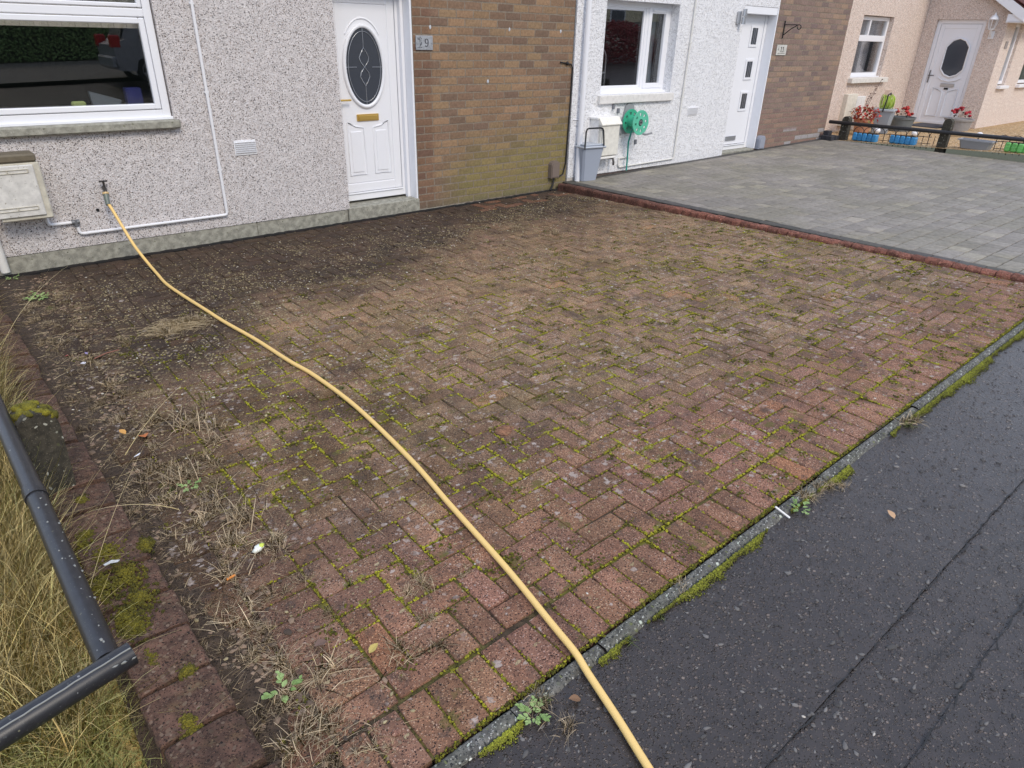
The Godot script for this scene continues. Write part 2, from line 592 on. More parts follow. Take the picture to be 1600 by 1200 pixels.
func grid_sheet(m: MB, x0: float, x1: float, z0: float, z1: float, step: float, hf: Callable, cf: Callable) -> void:
	var nx := maxi(1, int(ceil((x1 - x0) / step)))
	var nzz := maxi(1, int(ceil((z1 - z0) / step)))
	var base := m.v.size()
	var hs := PackedFloat32Array()
	for j in nzz + 1:
		for i in nx + 1:
			hs.push_back(hf.call(x0 + (x1 - x0) * i / nx, z0 + (z1 - z0) * j / nzz))
	var w := nx + 1
	for j in nzz + 1:
		for i in nx + 1:
			var x := x0 + (x1 - x0) * i / nx
			var z := z0 + (z1 - z0) * j / nzz
			var gx: float = (hs[j * w + mini(i + 1, nx)] - hs[j * w + maxi(i - 1, 0)]) / ((x1 - x0) / nx * (mini(i + 1, nx) - maxi(i - 1, 0)))
			var gz: float = (hs[mini(j + 1, nzz) * w + i] - hs[maxi(j - 1, 0) * w + i]) / ((z1 - z0) / nzz * (mini(j + 1, nzz) - maxi(j - 1, 0)))
			m.vert(Vector3(x, hs[j * w + i], z), Vector3(-gx, 1, -gz), cf.call(x, z))
	for j in nzz:
		for i in nx:
			var a := base + j * w + i
			m.face(a, a + w, a + w + 1)
			m.face(a, a + w + 1, a + 1)


# one block of paving: its top bent to the ground, edges worn round, colours from cf at world places
func block(cx: float, cz: float, lx: float, lz: float, hf: Callable, cf: Callable, wear := 0.005, lift := 0.0, tone := Color(1, 1, 1), thick := 0.03) -> MB:
	var m := MB.new()
	var nx := 4 if lx > lz * 1.4 else 2
	var nn := 4 if lz > lx * 1.4 else 2
	var y0: float = hf.call(cx, cz)
	var tx := rng.randf_range(-uneven, uneven)
	var tz := rng.randf_range(-uneven, uneven)
	var inx := lx * 0.5 - wear
	var inz := lz * 0.5 - wear
	var top := []
	for j in nn + 1:
		for i in nx + 1:
			var x := lerpf(-inx, inx, float(i) / nx)
			var z := lerpf(-inz, inz, float(j) / nn)
			if (i == 0 or i == nx) and (j == 0 or j == nn):
				x *= 1.0 - wear * 0.25 / inx
				z *= 1.0 - wear * 0.25 / inz
			var edge := i == 0 or i == nx or j == 0 or j == nn
			var y: float = hf.call(cx + x, cz + z) - y0 + lift + tx * x / 0.1 + tz * z / 0.1 + (rng.randf_range(-0.0012, 0.0004) if edge else 0.0)
			var no := Vector3(0, 1, 0)
			if i == 0: no.x -= 0.10
			if i == nx: no.x += 0.10
			if j == 0: no.z -= 0.10
			if j == nn: no.z += 0.10
			var cc: Color = cf.call(cx + x, cz + z)
			top.append(m.vert(Vector3(x, y, z), no, Color(cc.r * tone.r, cc.g * tone.g, cc.b * tone.b)))
	var w := nx + 1
	for j in nn:
		for i in nx:
			var a: int = j * w + i
			m.face(top[a], top[a + w], top[a + w + 1])
			m.face(top[a], top[a + w + 1], top[a + 1])
	var loop := []
	for i in nx: loop.append(i)
	for j in nn: loop.append(j * w + nx)
	for i in nx: loop.append(nn * w + nx - i)
	for j in nn: loop.append((nn - j) * w)
	var mid := []
	var low := []
	for k in loop:
		var p: Vector3 = m.v[top[k]]
		var ex := signf(p.x) if absf(p.x) > inx * 0.97 else 0.0
		var ez := signf(p.z) if absf(p.z) > inz * 0.97 else 0.0
		var o := Vector3(ex, 0, ez)
		var q := p + o * wear * rng.randf_range(0.7, 1.0) + Vector3(0, -wear, 0)
		mid.append(m.vert(q, o + Vector3(0, 0.45, 0), m.c[top[k]]))
		low.append(m.vert(q - Vector3(0, thick, 0), o if o != Vector3.ZERO else Vector3.UP, m.c[top[k]]))
	for k in loop.size():
		var k2 := (k + 1) % loop.size()
		m.face(top[loop[k2]], mid[k2], mid[k])
		m.face(top[loop[k2]], mid[k], top[loop[k]])
		m.face(mid[k2], low[k2], low[k])
		m.face(mid[k2], low[k], mid[k])
	return m


func drive_tint(x: float, z: float) -> Color:
	var a := algae(x, z)
	var w := nz.get_noise_2d(x * 150 + 900, z * 150)
	var clean := lin(184, 167, 149).lerp(lin(206, 190, 170), clampf(0.5 + w, 0, 1))
	# the middle of the drive is browner, dusted with pale grit
	var mid := smooth(4.6, 2.6, z)
	clean = clean.lerp(lin(210, 190, 160), mid * 0.8)
	var green := smooth(0.05, 0.5, nz.get_noise_2d(x * 110 - 400, z * 110)) * 0.5
	clean = clean.lerp(lin(168, 160, 118), green * smooth(1.4, 2.6, z))
	clean = clean.lerp(lin(196, 160, 142), smooth(4.0, 4.9, z - 0.12 * maxf(0.0, x - 2.0)) * 0.75)
	var grime := smooth(1.25, 0.2, absf(x - 1.15)) * smooth(1.3, 0.3, absf(z - 3.6))
	clean = clean.lerp(lin(132, 116, 88), grime * clampf(0.55 + 1.1 * nz.get_noise_2d(x * 240 + 70, z * 240), 0.0, 1.0))
	clean = clean.lerp(lin(120, 104, 92), clampf(0.9 * nz.get_noise_2d(x * 330 - 90, z * 330), 0.0, 0.6))
	return clean.lerp(lin(86, 75, 62), a * 0.92)


var blocks := []      # [cx, cz, lx, lz] of every block of the drive


func make_drive() -> void:
	var bed := MB.new()
	grid_sheet(bed, 0.0, 6.12, -0.04, 5.375, 0.028, func(x, z): return drive_y(x, z) - 0.009 + 0.004 * nf.get_noise_2d(x * 300, z * 300) + 0.012 * smooth(0.42, 0.3, x),
		func(x, z):
			if z < 0.078: return lin(30, 28, 28)
			var g := clampf(0.15 + 1.3 * nz.get_noise_2d(x * 120, z * 120) + 0.5 * nf.get_noise_2d(x * 200, z * 200), 0.0, 1.0) * smooth(0.4, 0.6, x) * smooth(1.0, 2.4, z)
			return lin(84, 70, 58).lerp(lin(128, 126, 44), clampf(g * 0.6 + mossy(x, z) * 0.9, 0, 1) * smooth(0.4, 0.62, x)))
	var drive := struct("driveway", bed, M.soil)
	# herringbone at right angles to the kerb, a soldier course along kerb and left edge
	var list := []
	var x0 := 0.625
	var z1 := 5.165
	for iz in range(-1, 53):
		for ix in range(-1, 56):
			var k := posmod(ix - iz, 4)
			var r := Rect2()
			if k == 0:
				r = Rect2(x0 + ix * 0.1, z1 - (iz + 1) * 0.1, 0.2, 0.1)
			elif k == 3:
				r = Rect2(x0 + ix * 0.1, z1 - (iz + 2) * 0.1, 0.1, 0.2)
			else:
				continue
			r = r.intersection(Rect2(x0, 0.07, 6.005 - x0, z1 - 0.07))
			if r.size.x > 0.03 and r.size.y > 0.03:
				list.append([r.get_center().x, r.get_center().y, r.size.x, r.size.y, "block_paver"])
	var border := []
	for i in 56:
		border.append([0.45 + i * 0.1, 5.268 + 0.7 * kerb_z(0.45 + i * 0.1), 0.1, 0.2, "border_paver"])
	for i in 51:
		border.append([0.522, 0.12 + i * 0.1, 0.2, 0.1, "border_paver"])
	for i in 25:
		border.append([0.345, 0.22 + i * 0.203, 0.135, 0.2, "border_paver"])
	for r in list + border:
		blocks.append(r)
	paint_drive()
	list.sort_custom(func(a, b): return Vector2(a[0], a[1] - 6.365).length_squared() < Vector2(b[0], b[1] - 6.365).length_squared())
	var rest := MB.new()
	var count := 0
	for r in border + list:
		var own: bool = r[4] == "border_paver" or count < 300
		if r[4] == "block_paver":
			count += 1
		var t := rng.randf_range(0.80, 1.12)
		var tone := Color(t, t * rng.randf_range(0.95, 1.03), t * rng.randf_range(0.92, 1.06))
		if rng.randf() < 0.08:
			tone = Color(t * 0.82, t * 0.80, t * 0.84)
		if rng.randf() < 0.012 and r[1] > 2.0:
			tone = Color(1.2, 1.05, 0.9)
		if r[1] < 0.42 and r[0] > 4.6 and rng.randf() < 0.5:
			tone = Color(2.6, 2.0, 1.95)     # pinkish clean blocks by the wall corner
		var loose := 1.0 if r[0] > 0.65 else (2.2 if r[0] > 0.4 else 4.0)
		if r[0] < 0.4:
			tone = Color(t * 0.72, t * 0.66, t * 0.60)
		var b := block(r[0], r[1], r[2] - rng.randf_range(0.004, 0.009), r[3] - rng.randf_range(0.004, 0.009), drive_y, drive_tint, 0.0034, rng.randf_range(-0.0022, 0.0018) * loose + (0.004 if r[0] < 0.4 else 0.0), tone)
		var at := Vector3(r[0], drive_y(r[0], r[1]), r[1])
		if own:
			var o := obj(r[4], b, M.drive, drive, at)
			o.rotation.y = rng.randf_range(-0.008, 0.008) * loose
		else:
			rest.add(b, Transform3D(Basis(Vector3.UP, rng.randf_range(-0.008, 0.008)), at))
	var st := obj("block_paver", rest, M.drive, drive)
	st.set_meta("kind", "stuff")


# lichen, grit and moss stains on the drive: one picture laid over the whole of it
func paint_drive() -> void:
	var n := 2048
	var sx := n / 6.4
	var sz := n / 5.6
	var r := RandomNumberGenerator.new()
	r.seed = 77
	var px := PackedByteArray()
	px.resize(n * n * 4)
	var rag := FastNoiseLite.new()
	rag.frequency = 0.16
	rag.fractal_octaves = 2
	rag.seed = 4
	var nb := rag.get_seamless_image(256, 256).get_data()
	var spots := []
	for i in 42000:      # pale lichen
		var x := r.randf() * 6.1
		var z := r.randf_range(0.3, 5.4)
		var want := smooth(1.6, 3.2, z) * (0.40 + 1.1 * nz.get_noise_2d(x * 130 + 300, z * 130))
		if r.randf() < want * smooth(5.45, 4.4, z + 0.25 * x * 0.0 - 0.3 * smooth(1.2, 3.0, x)) + 0.03:
			var g := r.randf_range(-14, 14)
			var s := minf(absf(r.randfn(0.0, 0.0062)) + 0.0022, 0.024)
			spots.append([x, z, s, s * r.randf_range(0.5, 1.2), 182 + g, 168 + g, 158 + g, r.randf_range(0.2, 0.75)])
	for i in 5200:       # dark stains
		var x := r.randf() * 6.1
		var z := r.randf_range(0.3, 5.4)
		spots.append([x, z, r.randf_range(0.004, 0.03), r.randf_range(0.004, 0.03), 66, 57, 52, r.randf_range(0.15, 0.5)])
	for b in blocks:    # moss creeping over the edges of the blocks
		for q in 7:
			var x: float = b[0]
			var z: float = b[1]
			if r.randf() < 0.5:
				x += (r.randf() - 0.5) * b[2]
				z += signf(r.randf() - 0.5) * b[3] * 0.5
			else:
				x += signf(r.randf() - 0.5) * b[2] * 0.5
				z += (r.randf() - 0.5) * b[3]
			var d := mossy(x, z)
			if r.randf() < d * 0.9:
				var y := r.randf()
				var s := r.randf_range(0.004, 0.012) * (0.6 + d)
				spots.append([x, z, s, s * r.randf_range(0.5, 1.3), lerpf(84, 146, y), lerpf(80, 142, y), lerpf(30, 44, y), r.randf_range(0.5, 0.95)])
	for i in 1500:      # patches of moss on the block faces
		var x := r.randf() * 6.1
		var z := r.randf_range(1.6, 5.4)
		if r.randf() < mossy(x, z) * 0.55:
			spots.append([x, z, r.randf_range(0.01, 0.035), r.randf_range(0.008, 0.03), 92, 86, 34, r.randf_range(0.35, 0.8)])
	for i in 52000:     # fine pale grit lying on the blocks
		var x := r.randf() * 6.1
		var z := r.randf_range(0.1, 5.3)
		if r.randf() < gritty(x, z):
			var g := r.randf_range(-26, 20)
			var s := r.randf_range(0.0025, 0.0075)
			spots.append([x, z, s * r.randf_range(0.8, 1.8), s, 164 + g, 148 + g, 112 + g, r.randf_range(0.4, 0.9)])
	for s in spots:
		var cx := int(float(s[0]) * sx)
		var cy := int((float(s[1]) + 0.1) * sz)
		var ra := maxf(float(s[2]) * sx, 1.05)
		var rb := maxf(float(s[3]) * sz, 1.05)
		var cr := int(s[4])
		var cg := int(s[5])
		var cb := int(s[6])
		var al := float(s[7])
		var rg := 0.0 if ra < 2.0 else 0.9
		var ox := r.randi() & 255
		var oy := r.randi() & 255
		var ra1 := int(ceil(ra * 1.3))
		var rb1 := int(ceil(rb * 1.3))
		for y in range(maxi(cy - rb1, 0), mini(cy + rb1 + 1, n)):
			for x in range(maxi(cx - ra1, 0), mini(cx + ra1 + 1, n)):
				var u := (x - cx) / ra
				var w := (y - cy) / rb
				var d := u * u + w * w + rg * (nb[(((y + oy) & 255) << 8) + ((x + ox) & 255)] - 128) / 90.0
				if d < 1.0:
					var f := al * minf(1.0, (1.0 - d) * 3.0)
					var p := (y * n + x) * 4
					var a0 := px[p + 3] / 255.0
					var a1 := f + a0 * (1.0 - f)
					var k := f / a1
					px[p] = int(lerpf(px[p], cr, k))
					px[p + 1] = int(lerpf(px[p + 1], cg, k))
					px[p + 2] = int(lerpf(px[p + 2], cb, k))
					px[p + 3] = int(a1 * 255.0)
	var im := Image.create_from_data(n, n, false, Image.FORMAT_RGBA8, px)
	var m: StandardMaterial3D = M.paver
	m.detail_enabled = true
	m.detail_blend_mode = BaseMaterial3D.BLEND_MODE_MIX
	m.detail_uv_layer = BaseMaterial3D.DETAIL_UV_2
	m.detail_albedo = ImageTexture.create_from_image(im)
	m.uv2_triplanar = true
	m.uv2_world_triplanar = true
	m.uv2_triplanar_sharpness = 8.0
	m.uv2_scale = Vector3(1.0 / 6.4, 1.0, 1.0 / 5.6)
	m.uv2_offset = Vector3(0, 0, 0.1 / 5.6)
	M.drive = m


func mossy(x: float, z: float) -> float:    # how much moss there is, 0..1
	var w := nz.get_noise_2d(x * 170, z * 170) + 0.5 * nz.get_noise_2d(x * 500, z * 500)
	var a := smooth(1.2, 3.0, z) * (0.50 + 0.9 * w) + 0.22 * smooth(1.2, 2.4, x) * smooth(2.4, 3.4, z)
	a += 1.1 * smooth(1.0, 0.0, absf(x - 1.05)) * smooth(1.3, 0.0, absf(z - 3.7)) * (0.6 + w)
	a += 0.5 * smooth(0.06, 0.0, absf(z - 5.165)) * (0.7 + w) * smooth(0.8, 2.0, x)
	a += 0.5 * smooth(0.25, 0.0, 5.37 - z) * smooth(2.0, 4.0, x) * (0.5 + w)
	a *= 0.35 + 0.65 * smooth(0.45, 0.8, x)
	return clampf(a, 0.0, 1.0)


func gritty(x: float, z: float) -> float:
	var w := nz.get_noise_2d(x * 140 - 700, z * 140)
	var a := smooth(0.15, 0.7, z) * smooth(4.3, 2.2, z)
	a = a * (0.55 + 0.9 * w)
	a *= 1.0 - 0.6 * smooth(1.0, 0.2, absf(x - 2.9 - w)) * smooth(1.3, 0.3, z)
	return clampf(a + 0.05, 0.0, 1.0)


func make_next_drive() -> void:
	uneven = 0.001
	var bed := MB.new()
	grid_sheet(bed, 6.145, 12.64, -0.02, 5.37, 0.5, func(x, z): return next_y(x, z) - 0.009, func(_x, _z): return lin(58, 57, 54))
	# its side that shows above the lower drive
	bed.col = lin(52, 52, 52)
	bed.quad(Vector3(6.145, -0.1, -0.02), Vector3(6.145, -0.1, 5.37), Vector3(6.145, next_y(6.145, 5.37) - 0.006, 5.37), Vector3(6.145, next_y(6.145, -0.02) - 0.006, -0.02))
	var drive := struct("neighbouring_driveway", bed, M.soil)
	var list := []
	for i in 27:        # charcoal border along the red edging
		list.append([6.205, 0.1 + i * 0.2, 0.115, 0.2, 1])
	for i in 32:        # and along the house wall
		list.append([6.365 + i * 0.2, 0.055, 0.2, 0.11, 1])
	var z := 0.19
	while z < 5.3:
		var x := 6.265 + rng.randf_range(-0.1, 0.0)
		while x < 12.6:
			var l: float = [0.12, 0.16, 0.16, 0.2, 0.2, 0.24][rng.randi() % 6]
			var a := maxf(x, 6.265)
			var b := minf(x + l, 12.62)
			if b - a > 0.04:
				list.append([(a + b) * 0.5, z, b - a, 0.158, 0])
			x += l
		z += 0.158
	list.sort_custom(func(a, b): return Vector2(a[0], a[1] - 6.365).length_squared() < Vector2(b[0], b[1] - 6.365).length_squared())
	var rest := MB.new()
	var cnt := [0, 0]
	var white := func(x: float, zz: float) -> Color:
		var w := nz.get_noise_2d(x * 90 + 50, zz * 90)
		return lin(216, 206, 196).lerp(lin(208, 199, 182), clampf(0.5 + 1.4 * w, 0, 1))
	for r in list:
		var t := rng.randf_range(0.42, 0.55)
		var tone := Color(t, t * 1.0, t * 0.99)
		if rng.randf() < 0.14:
			tone = Color(t * 1.2, t * 1.19, t * 1.12)
		if r[4] == 1:
			t = rng.randf_range(0.13, 0.19)
			tone = Color(t * 0.98, t, t * 1.06)
		var b := block(r[0], r[1], r[2] - 0.006, r[3] - 0.006, next_y, white, 0.003, rng.randf_range(-0.001, 0.001), tone)
		var at := Vector3(r[0], next_y(r[0], r[1]), r[1])
		cnt[r[4]] += 1
		if cnt[r[4]] <= 298:
			obj("border_sett" if r[4] == 1 else "paving_sett", b, M.setts, drive, at)
		else:
			rest.add(b, Transform3D(Basis(), at))
	obj("paving_sett", rest, M.setts, drive).set_meta("kind", "stuff")


# the raised brick edgings at both sides of the drive
func make_edging() -> void:
	var left := thing("brick_edging", "raised mossy red brick edging between the long grass and the drive", "edging")
	for i in 26:
		var z := 0.16 + i * 0.203
		var x := lerpf(0.055, 0.148, clampf((z - 2.4) / 2.6, -0.6, 1.0))
		var m := MB.new()
		var w := rng.randf_range(0.195, 0.212)
		hump(m, w, 0.188, 0.062, 0.012, lin(128, 108, 94), 0.5)
		var o := obj("brick", m, M.edge, left, Vector3(x + rng.randf_range(-0.008, 0.008), minf(drive_y(x, z), 0.01) - 0.012 + rng.randf_range(-0.006, 0.008), z))
		o.rotation = Vector3(rng.randf_range(-0.05, 0.05), rng.randf_range(-0.05, 0.05) + 0.03, rng.randf_range(-0.06, 0.02))
	var right := thing("brick_edging", "low row of rounded red bricks dividing the mossy drive from the grey one", "edging")
	for i in 52:
		var z := 0.1 + i * 0.1015
		var m := MB.new()
		var top := maxf(drive_y(6.07, z) + 0.032, next_y(6.14, z) + 0.001)
		var far := smooth(2.4, 0.4, z)
		hump(m, 0.104, 0.098, 0.09, 0.026, lin(172, 126, 112).lerp(lin(116, 92, 84), far * 0.8), 0.16)
		var o := obj("brick", m, M.edge, right, Vector3(6.072 + rng.randf_range(-0.004, 0.004), top - 0.09 + rng.randf_range(-0.006, 0.003), z))
		o.rotation = Vector3(rng.randf_range(-0.03, 0.03), rng.randf_range(-0.04, 0.04), rng.randf_range(-0.05, 0.05))


# a brick with rounded shoulders across x: base at y 0, dirty patches in its vertex colours
func hump(m: MB, w: float, l: float, h: float, r: float, base: Color, dirty: float) -> void:
	var prof := []
	prof.append(Vector2(-w / 2, -0.03))
	for k in 4:
		var a := PI - PI / 2 * k / 3.0
		prof.append(Vector2(-w / 2 + r + cos(a) * r, h - r + sin(a) * r))
	for k in 5:
		prof.append(Vector2((w / 2 - r) * (k - 2) / 3.0, h + 0.003))
	for k in 4:
		var a := PI / 2 - PI / 2 * k / 3.0
		prof.append(Vector2(w / 2 - r + cos(a) * r, h - r + sin(a) * r))
	prof.append(Vector2(w / 2, -0.03))
	var tone := rng.randf_range(0.75, 1.2)
	var rows := []
	var cuts := [[-l / 2, 0.84], [-l / 2 + 0.006, 0.97]]
	var inner := 3 if l < 0.15 else 8
	for k in inner:
		cuts.append([lerpf(-l / 2 + 0.014, l / 2 - 0.014, k / (inner - 1.0)), 1.0])
	cuts.append_array([[l / 2 - 0.006, 0.97], [l / 2, 0.84]])
	var last := cuts.size() - 1
	var sh := rng.randf() * 900.0
	var amp := 0.0045 if l > 0.15 else 0.003
	for ci in cuts.size():
		var row := []
		for i in prof.size():
			var p: Vector2 = prof[i]
			var q: Vector2 = prof[mini(i + 1, prof.size() - 1)] - prof[maxi(i - 1, 0)]
			var no := Vector3(-q.y, q.x, 0).normalized()
			if ci == 0: no = (no + Vector3(0, 0, -1.2)).normalized()
			if ci == last: no = (no + Vector3(0, 0, 1.2)).normalized()
			var cz: float = cuts[ci][0]
			var j := amp * nf.get_noise_2d(p.x * 500.0 + sh, cz * 500.0) + amp * 0.6 * nf.get_noise_2d(p.x * 1400.0 + sh, cz * 1400.0)
			no = (no + Vector3(rng.randf_range(-0.16, 0.16), 0, rng.randf_range(-0.16, 0.16))).normalized()
			var cc := base * tone
			var d := rng.randf()
			if d < dirty:
				cc = cc.lerp(lin(112, 106, 66) if d < dirty * 0.3 else lin(86, 74, 64), rng.randf_range(0.1, 0.4))
			cc.a = 1.0
			var s: float = cuts[ci][1]
			row.append(m.vert(Vector3(p.x * (0.97 if s < 1.0 else 1.0) + j, (p.y * (s * 0.14 + 0.86) if p.y > 0 else p.y) + j, cuts[ci][0]), no, cc))
		rows.append(row)
	for a in rows.size() - 1:
		for i in prof.size() - 1:
			m.face(rows[a][i], rows[a + 1][i], rows[a + 1][i + 1])
			m.face(rows[a][i], rows[a + 1][i + 1], rows[a][i + 1])
	for e in [0, rows.size() - 1]:
		var no := Vector3(0, 0, -1 if e == 0 else 1)
		var ring := []
		for i in prof.size():
			ring.append(m.vert(m.v[rows[e][i]], no, m.c[rows[e][i]]))
		for i in range(1, prof.size() - 1):
			if e == 0:
				m.face(ring[0], ring[i], ring[i + 1])
			else:
				m.face(ring[0], ring[i + 1], ring[i])


func make_pavement() -> void:
	var tint := func(x: float, z: float) -> Color:
		var w := nz.get_noise_2d(x * 70 + 33, z * 70)
		var c := Color(0.92, 0.92, 0.93).lerp(Color(1.12, 1.08, 1.02), clampf(0.5 + w, 0, 1))
		return c
	var dirt := func(x: float, z: float) -> Color:
		var c: Color = tint.call(x, z)
		return c.lerp(Color(1.3, 1.15, 1.0), 0.6 * smooth(0.35, 0.0, Vector2((x - 3.0) / 0.9, (z - 5.52) / 0.25).length()))
	var rough := func(x: float, z: float) -> float: return street(x) - 0.012 + 0.003 * nf.get_noise_2d(x * 160, z * 160) + 0.004 * nz.get_noise_2d(x * 200, z * 200)
	var a := MB.new()
	grid_sheet(a, -8.0, 24.0, 5.40, 5.955, 0.06, rough, dirt)
	grid_sheet(a, -8.0, 24.0, 5.955, 6.195, 0.06, func(x, z): return rough.call(x, z) - 0.006, tint)
	grid_sheet(a, -8.0, 24.0, 6.195, 7.75, 0.15, func(x, z): return rough.call(x, z) + 0.0, func(x, z): return tint.call(x, z) * 1.08)
	var pave := struct("pavement", a, M.asphalt)
	# cracks: thin dark ribbons a hair above the asphalt
	var cr := MB.new()
	cr.col = lin(42, 41, 41)
	var runs := [[Vector2(1.0, 6.197), Vector2(6.0, 6.197), 0.003], [Vector2(0.6, 5.957), Vector2(6.0, 5.957), 0.0028]]
	for k in 16:
		var s := Vector2(rng.randf_range(1.3, 3.4), rng.randf_range(5.98, 6.18))
		runs.append([s, s + Vector2(rng.randf_range(-0.3, 0.3), rng.randf_range(-0.09, 0.09)), 0.0012])
	for rn in runs:
		var p: Vector2 = rn[0]
		var q: Vector2 = rn[1]
		var steps := maxi(5, int(p.distance_to(q) / 0.03))
		var side := (q - p).orthogonal().normalized()
		var last := []
		for i in steps + 1:
			var c := p.lerp(q, float(i) / steps) + side * (rng.randf_range(-0.006, 0.006) + 0.012 * nf.get_noise_2d(i * 14.0, p.x * 50.0) * (0.4 if rn[2] > 0.004 else 1.0))
			var hw: float = rn[2] * rng.randf_range(0.15, 1.0)
			var y: float = maxf(rough.call(c.x, c.y), rough.call(c.x, c.y + 0.03)) + 0.0022
			var e := [Vector3(c.x + side.x * hw, y, c.y + side.y * hw), Vector3(c.x - side.x * hw, y, c.y - side.y * hw)]
			if last:
				cr.quad(last[0], e[0], e[1], last[1])
			last = e
	obj("crack", cr, M.tint, pave).set_meta("kind", "stuff")
	# loose and half buried chips of stone
	var chip := MB.new()
	chip.blob(Vector3.ZERO, Vector3(1, 0.62, 0.75), rng, 0.4, 3, 6)
	var xfs := []
	var cols := []
	for i in 16000:
		var x := rng.randf_range(-0.4, 9.0)
		var z := rng.randf_range(5.44, 7.4)
		if Vector2(x, z - 6.365).length() > 2.0 and rng.randf() < 0.35:
			continue
		var s := 0.0022 + absf(rng.randfn(0.0, 0.0036))
		if rng.randf() < 0.02:
			s *= 1.8
		var t := rng.randf()
		xfs.append(Transform3D(Basis(Vector3.UP, rng.randf() * TAU).scaled(Vector3(s * 1.25, s, s)), Vector3(x, rough.call(x, z) - s * 0.12 - (0.006 if z > 5.955 and z < 6.195 else 0.0), z)))
		cols.append(lin(64, 62, 61).lerp(lin(122, 118, 114), t * t) if rng.randf() < 0.992 else lin(186, 178, 166))
	scatter("stone_chips", chip.mesh(), M.grit, xfs, cols, pave)
	# the concrete edging kerb, in lengths, broken and sunken here and there
	var kerb := Node3D.new()
	kerb.name = "kerb"
	kerb.set_meta("kind", "structure")
	add_child(kerb)
	var x := -6.0
	while x < 20.0:
		var l := 0.914
		if x > 0.1 and x < 1.4:
			l = rng.randf_range(0.3, 0.55)
		var m := MB.new()
		var segs := int(l / 0.045)
		var prev := []
		var amp := 0.005 if x > -0.5 and x < 1.6 else 0.0022
		var drop := rng.randf_range(-0.004, 0.003)
		for i in segs + 1:
			var px := lerpf(0.001, l - 0.001, float(i) / segs)
			var end := 0.003 if i == 0 or i == segs else 0.0
			var j1 := rng.randf_range(-amp, amp)
			var j2 := rng.randf_range(-amp, amp)
			var hw := 0.0255
			var y := street(x + px) - street(x) + drop
			var cc := Color(1, 1, 1).lerp(lin(190, 200, 150), rng.randf() * 0.3) * rng.randf_range(0.85, 1.0)
			cc.a = 1.0
			var pts := [Vector3(px, y - 0.06, -hw), Vector3(px, y - 0.008 - end, -hw), Vector3(px, y + 0.002 - end, -hw + 0.009), Vector3(px, y + 0.002 - end + j1 * 0.5, 0.0), Vector3(px, y + 0.001 - end + j2, hw - 0.013 + j1), Vector3(px, y - 0.010 - end + j1, hw + j2), Vector3(px, y - 0.06, hw + j2)]
			var nos := [Vector3(0, 0, -1), Vector3(0, 0.4, -1), Vector3(0, 1, -0.4), Vector3(0, 1, 0), Vector3(0, 1, 0.4), Vector3(0, 0.5, 1), Vector3(0, 0, 1)]
			var row := []
			for k in 7:
				row.append(m.vert(pts[k], nos[k], cc))
			if prev:
				for k in 6:
					m.face(prev[k], prev[k + 1], row[k + 1])
					m.face(prev[k], row[k + 1], row[k])
			prev = row
		obj("kerb_stone", m, M.kerb, kerb, Vector3(x, street(x), 5.4015 + kerb_z(x)))
		x += l + 0.002


# ---------------------------------------------------------------- houses
# a wall with rectangular openings, front at z, holes as Rect2(x, y, w, h)
func wall_holes(m: MB, x0: float, x1: float, y0: float, y1: float, z: float, thick: float, holes: Array) -> void:
	var xs := [x0, x1]
	var ys := [y0, y1]
	for h in holes:
		xs.append_array([h.position.x, h.end.x])
		ys.append_array([h.position.y, h.end.y])
	xs.sort()
	ys.sort()
	for i in xs.size() - 1:
		for j in ys.size() - 1:
			var a: float = xs[i]
			var b: float = xs[i + 1]
			var c: float = ys[j]
			var d: float = ys[j + 1]
			if b - a < 1e-5 or d - c < 1e-5:
				continue
			var open := false
			for h in holes:
				open = open or h.has_point(Vector2((a + b) / 2, (c + d) / 2))
			if open:
				continue
			m.quad(Vector3(a, c, z), Vector3(b, c, z), Vector3(b, d, z), Vector3(a, d, z))
			m.quad(Vector3(b, c, z - thick), Vector3(a, c, z - thick), Vector3(a, d, z - thick), Vector3(b, d, z - thick))
	var zb := z - thick
	for h in holes:
		var a: float = h.position.x
		var b: float = h.end.x
		var c: float = h.position.y
		var d: float = h.end.y
		m.quad(Vector3(a, c, z), Vector3(a, d, z), Vector3(a, d, zb), Vector3(a, c, zb))
		m.quad(Vector3(b, c, zb), Vector3(b, d, zb), Vector3(b, d, z), Vector3(b, c, z))
		m.quad(Vector3(a, d, z), Vector3(b, d, z), Vector3(b, d, zb), Vector3(a, d, zb))
		m.quad(Vector3(a, c, zb), Vector3(b, c, zb), Vector3(b, c, z), Vector3(a, c, z))
	m.quad(Vector3(x0, y0, zb), Vector3(x0, y0, z), Vector3(x0, y1, z), Vector3(x0, y1, zb))
	m.quad(Vector3(x1, y0, z), Vector3(x1, y0, zb), Vector3(x1, y1, zb), Vector3(x1, y1, z))
	m.quad(Vector3(x0, y1, z), Vector3(x1, y1, z), Vector3(x1, y1, zb), Vector3(x0, y1, zb))


# a frame of four bars in a plane of constant z (front face at z)
func frame(m: MB, x0: float, x1: float, y0: float, y1: float, z: float, w: float, d: float, b := 0.004) -> void:
	m.box(Vector3(x0, y0, z - d), Vector3(x0 + w, y1, z), b)
	m.box(Vector3(x1 - w, y0, z - d), Vector3(x1, y1, z), b)
	m.box(Vector3(x0 + w, y0, z - d), Vector3(x1 - w, y0 + w, z), b)
	m.box(Vector3(x0 + w, y1 - w, z - d), Vector3(x1 - w, y1, z), b)


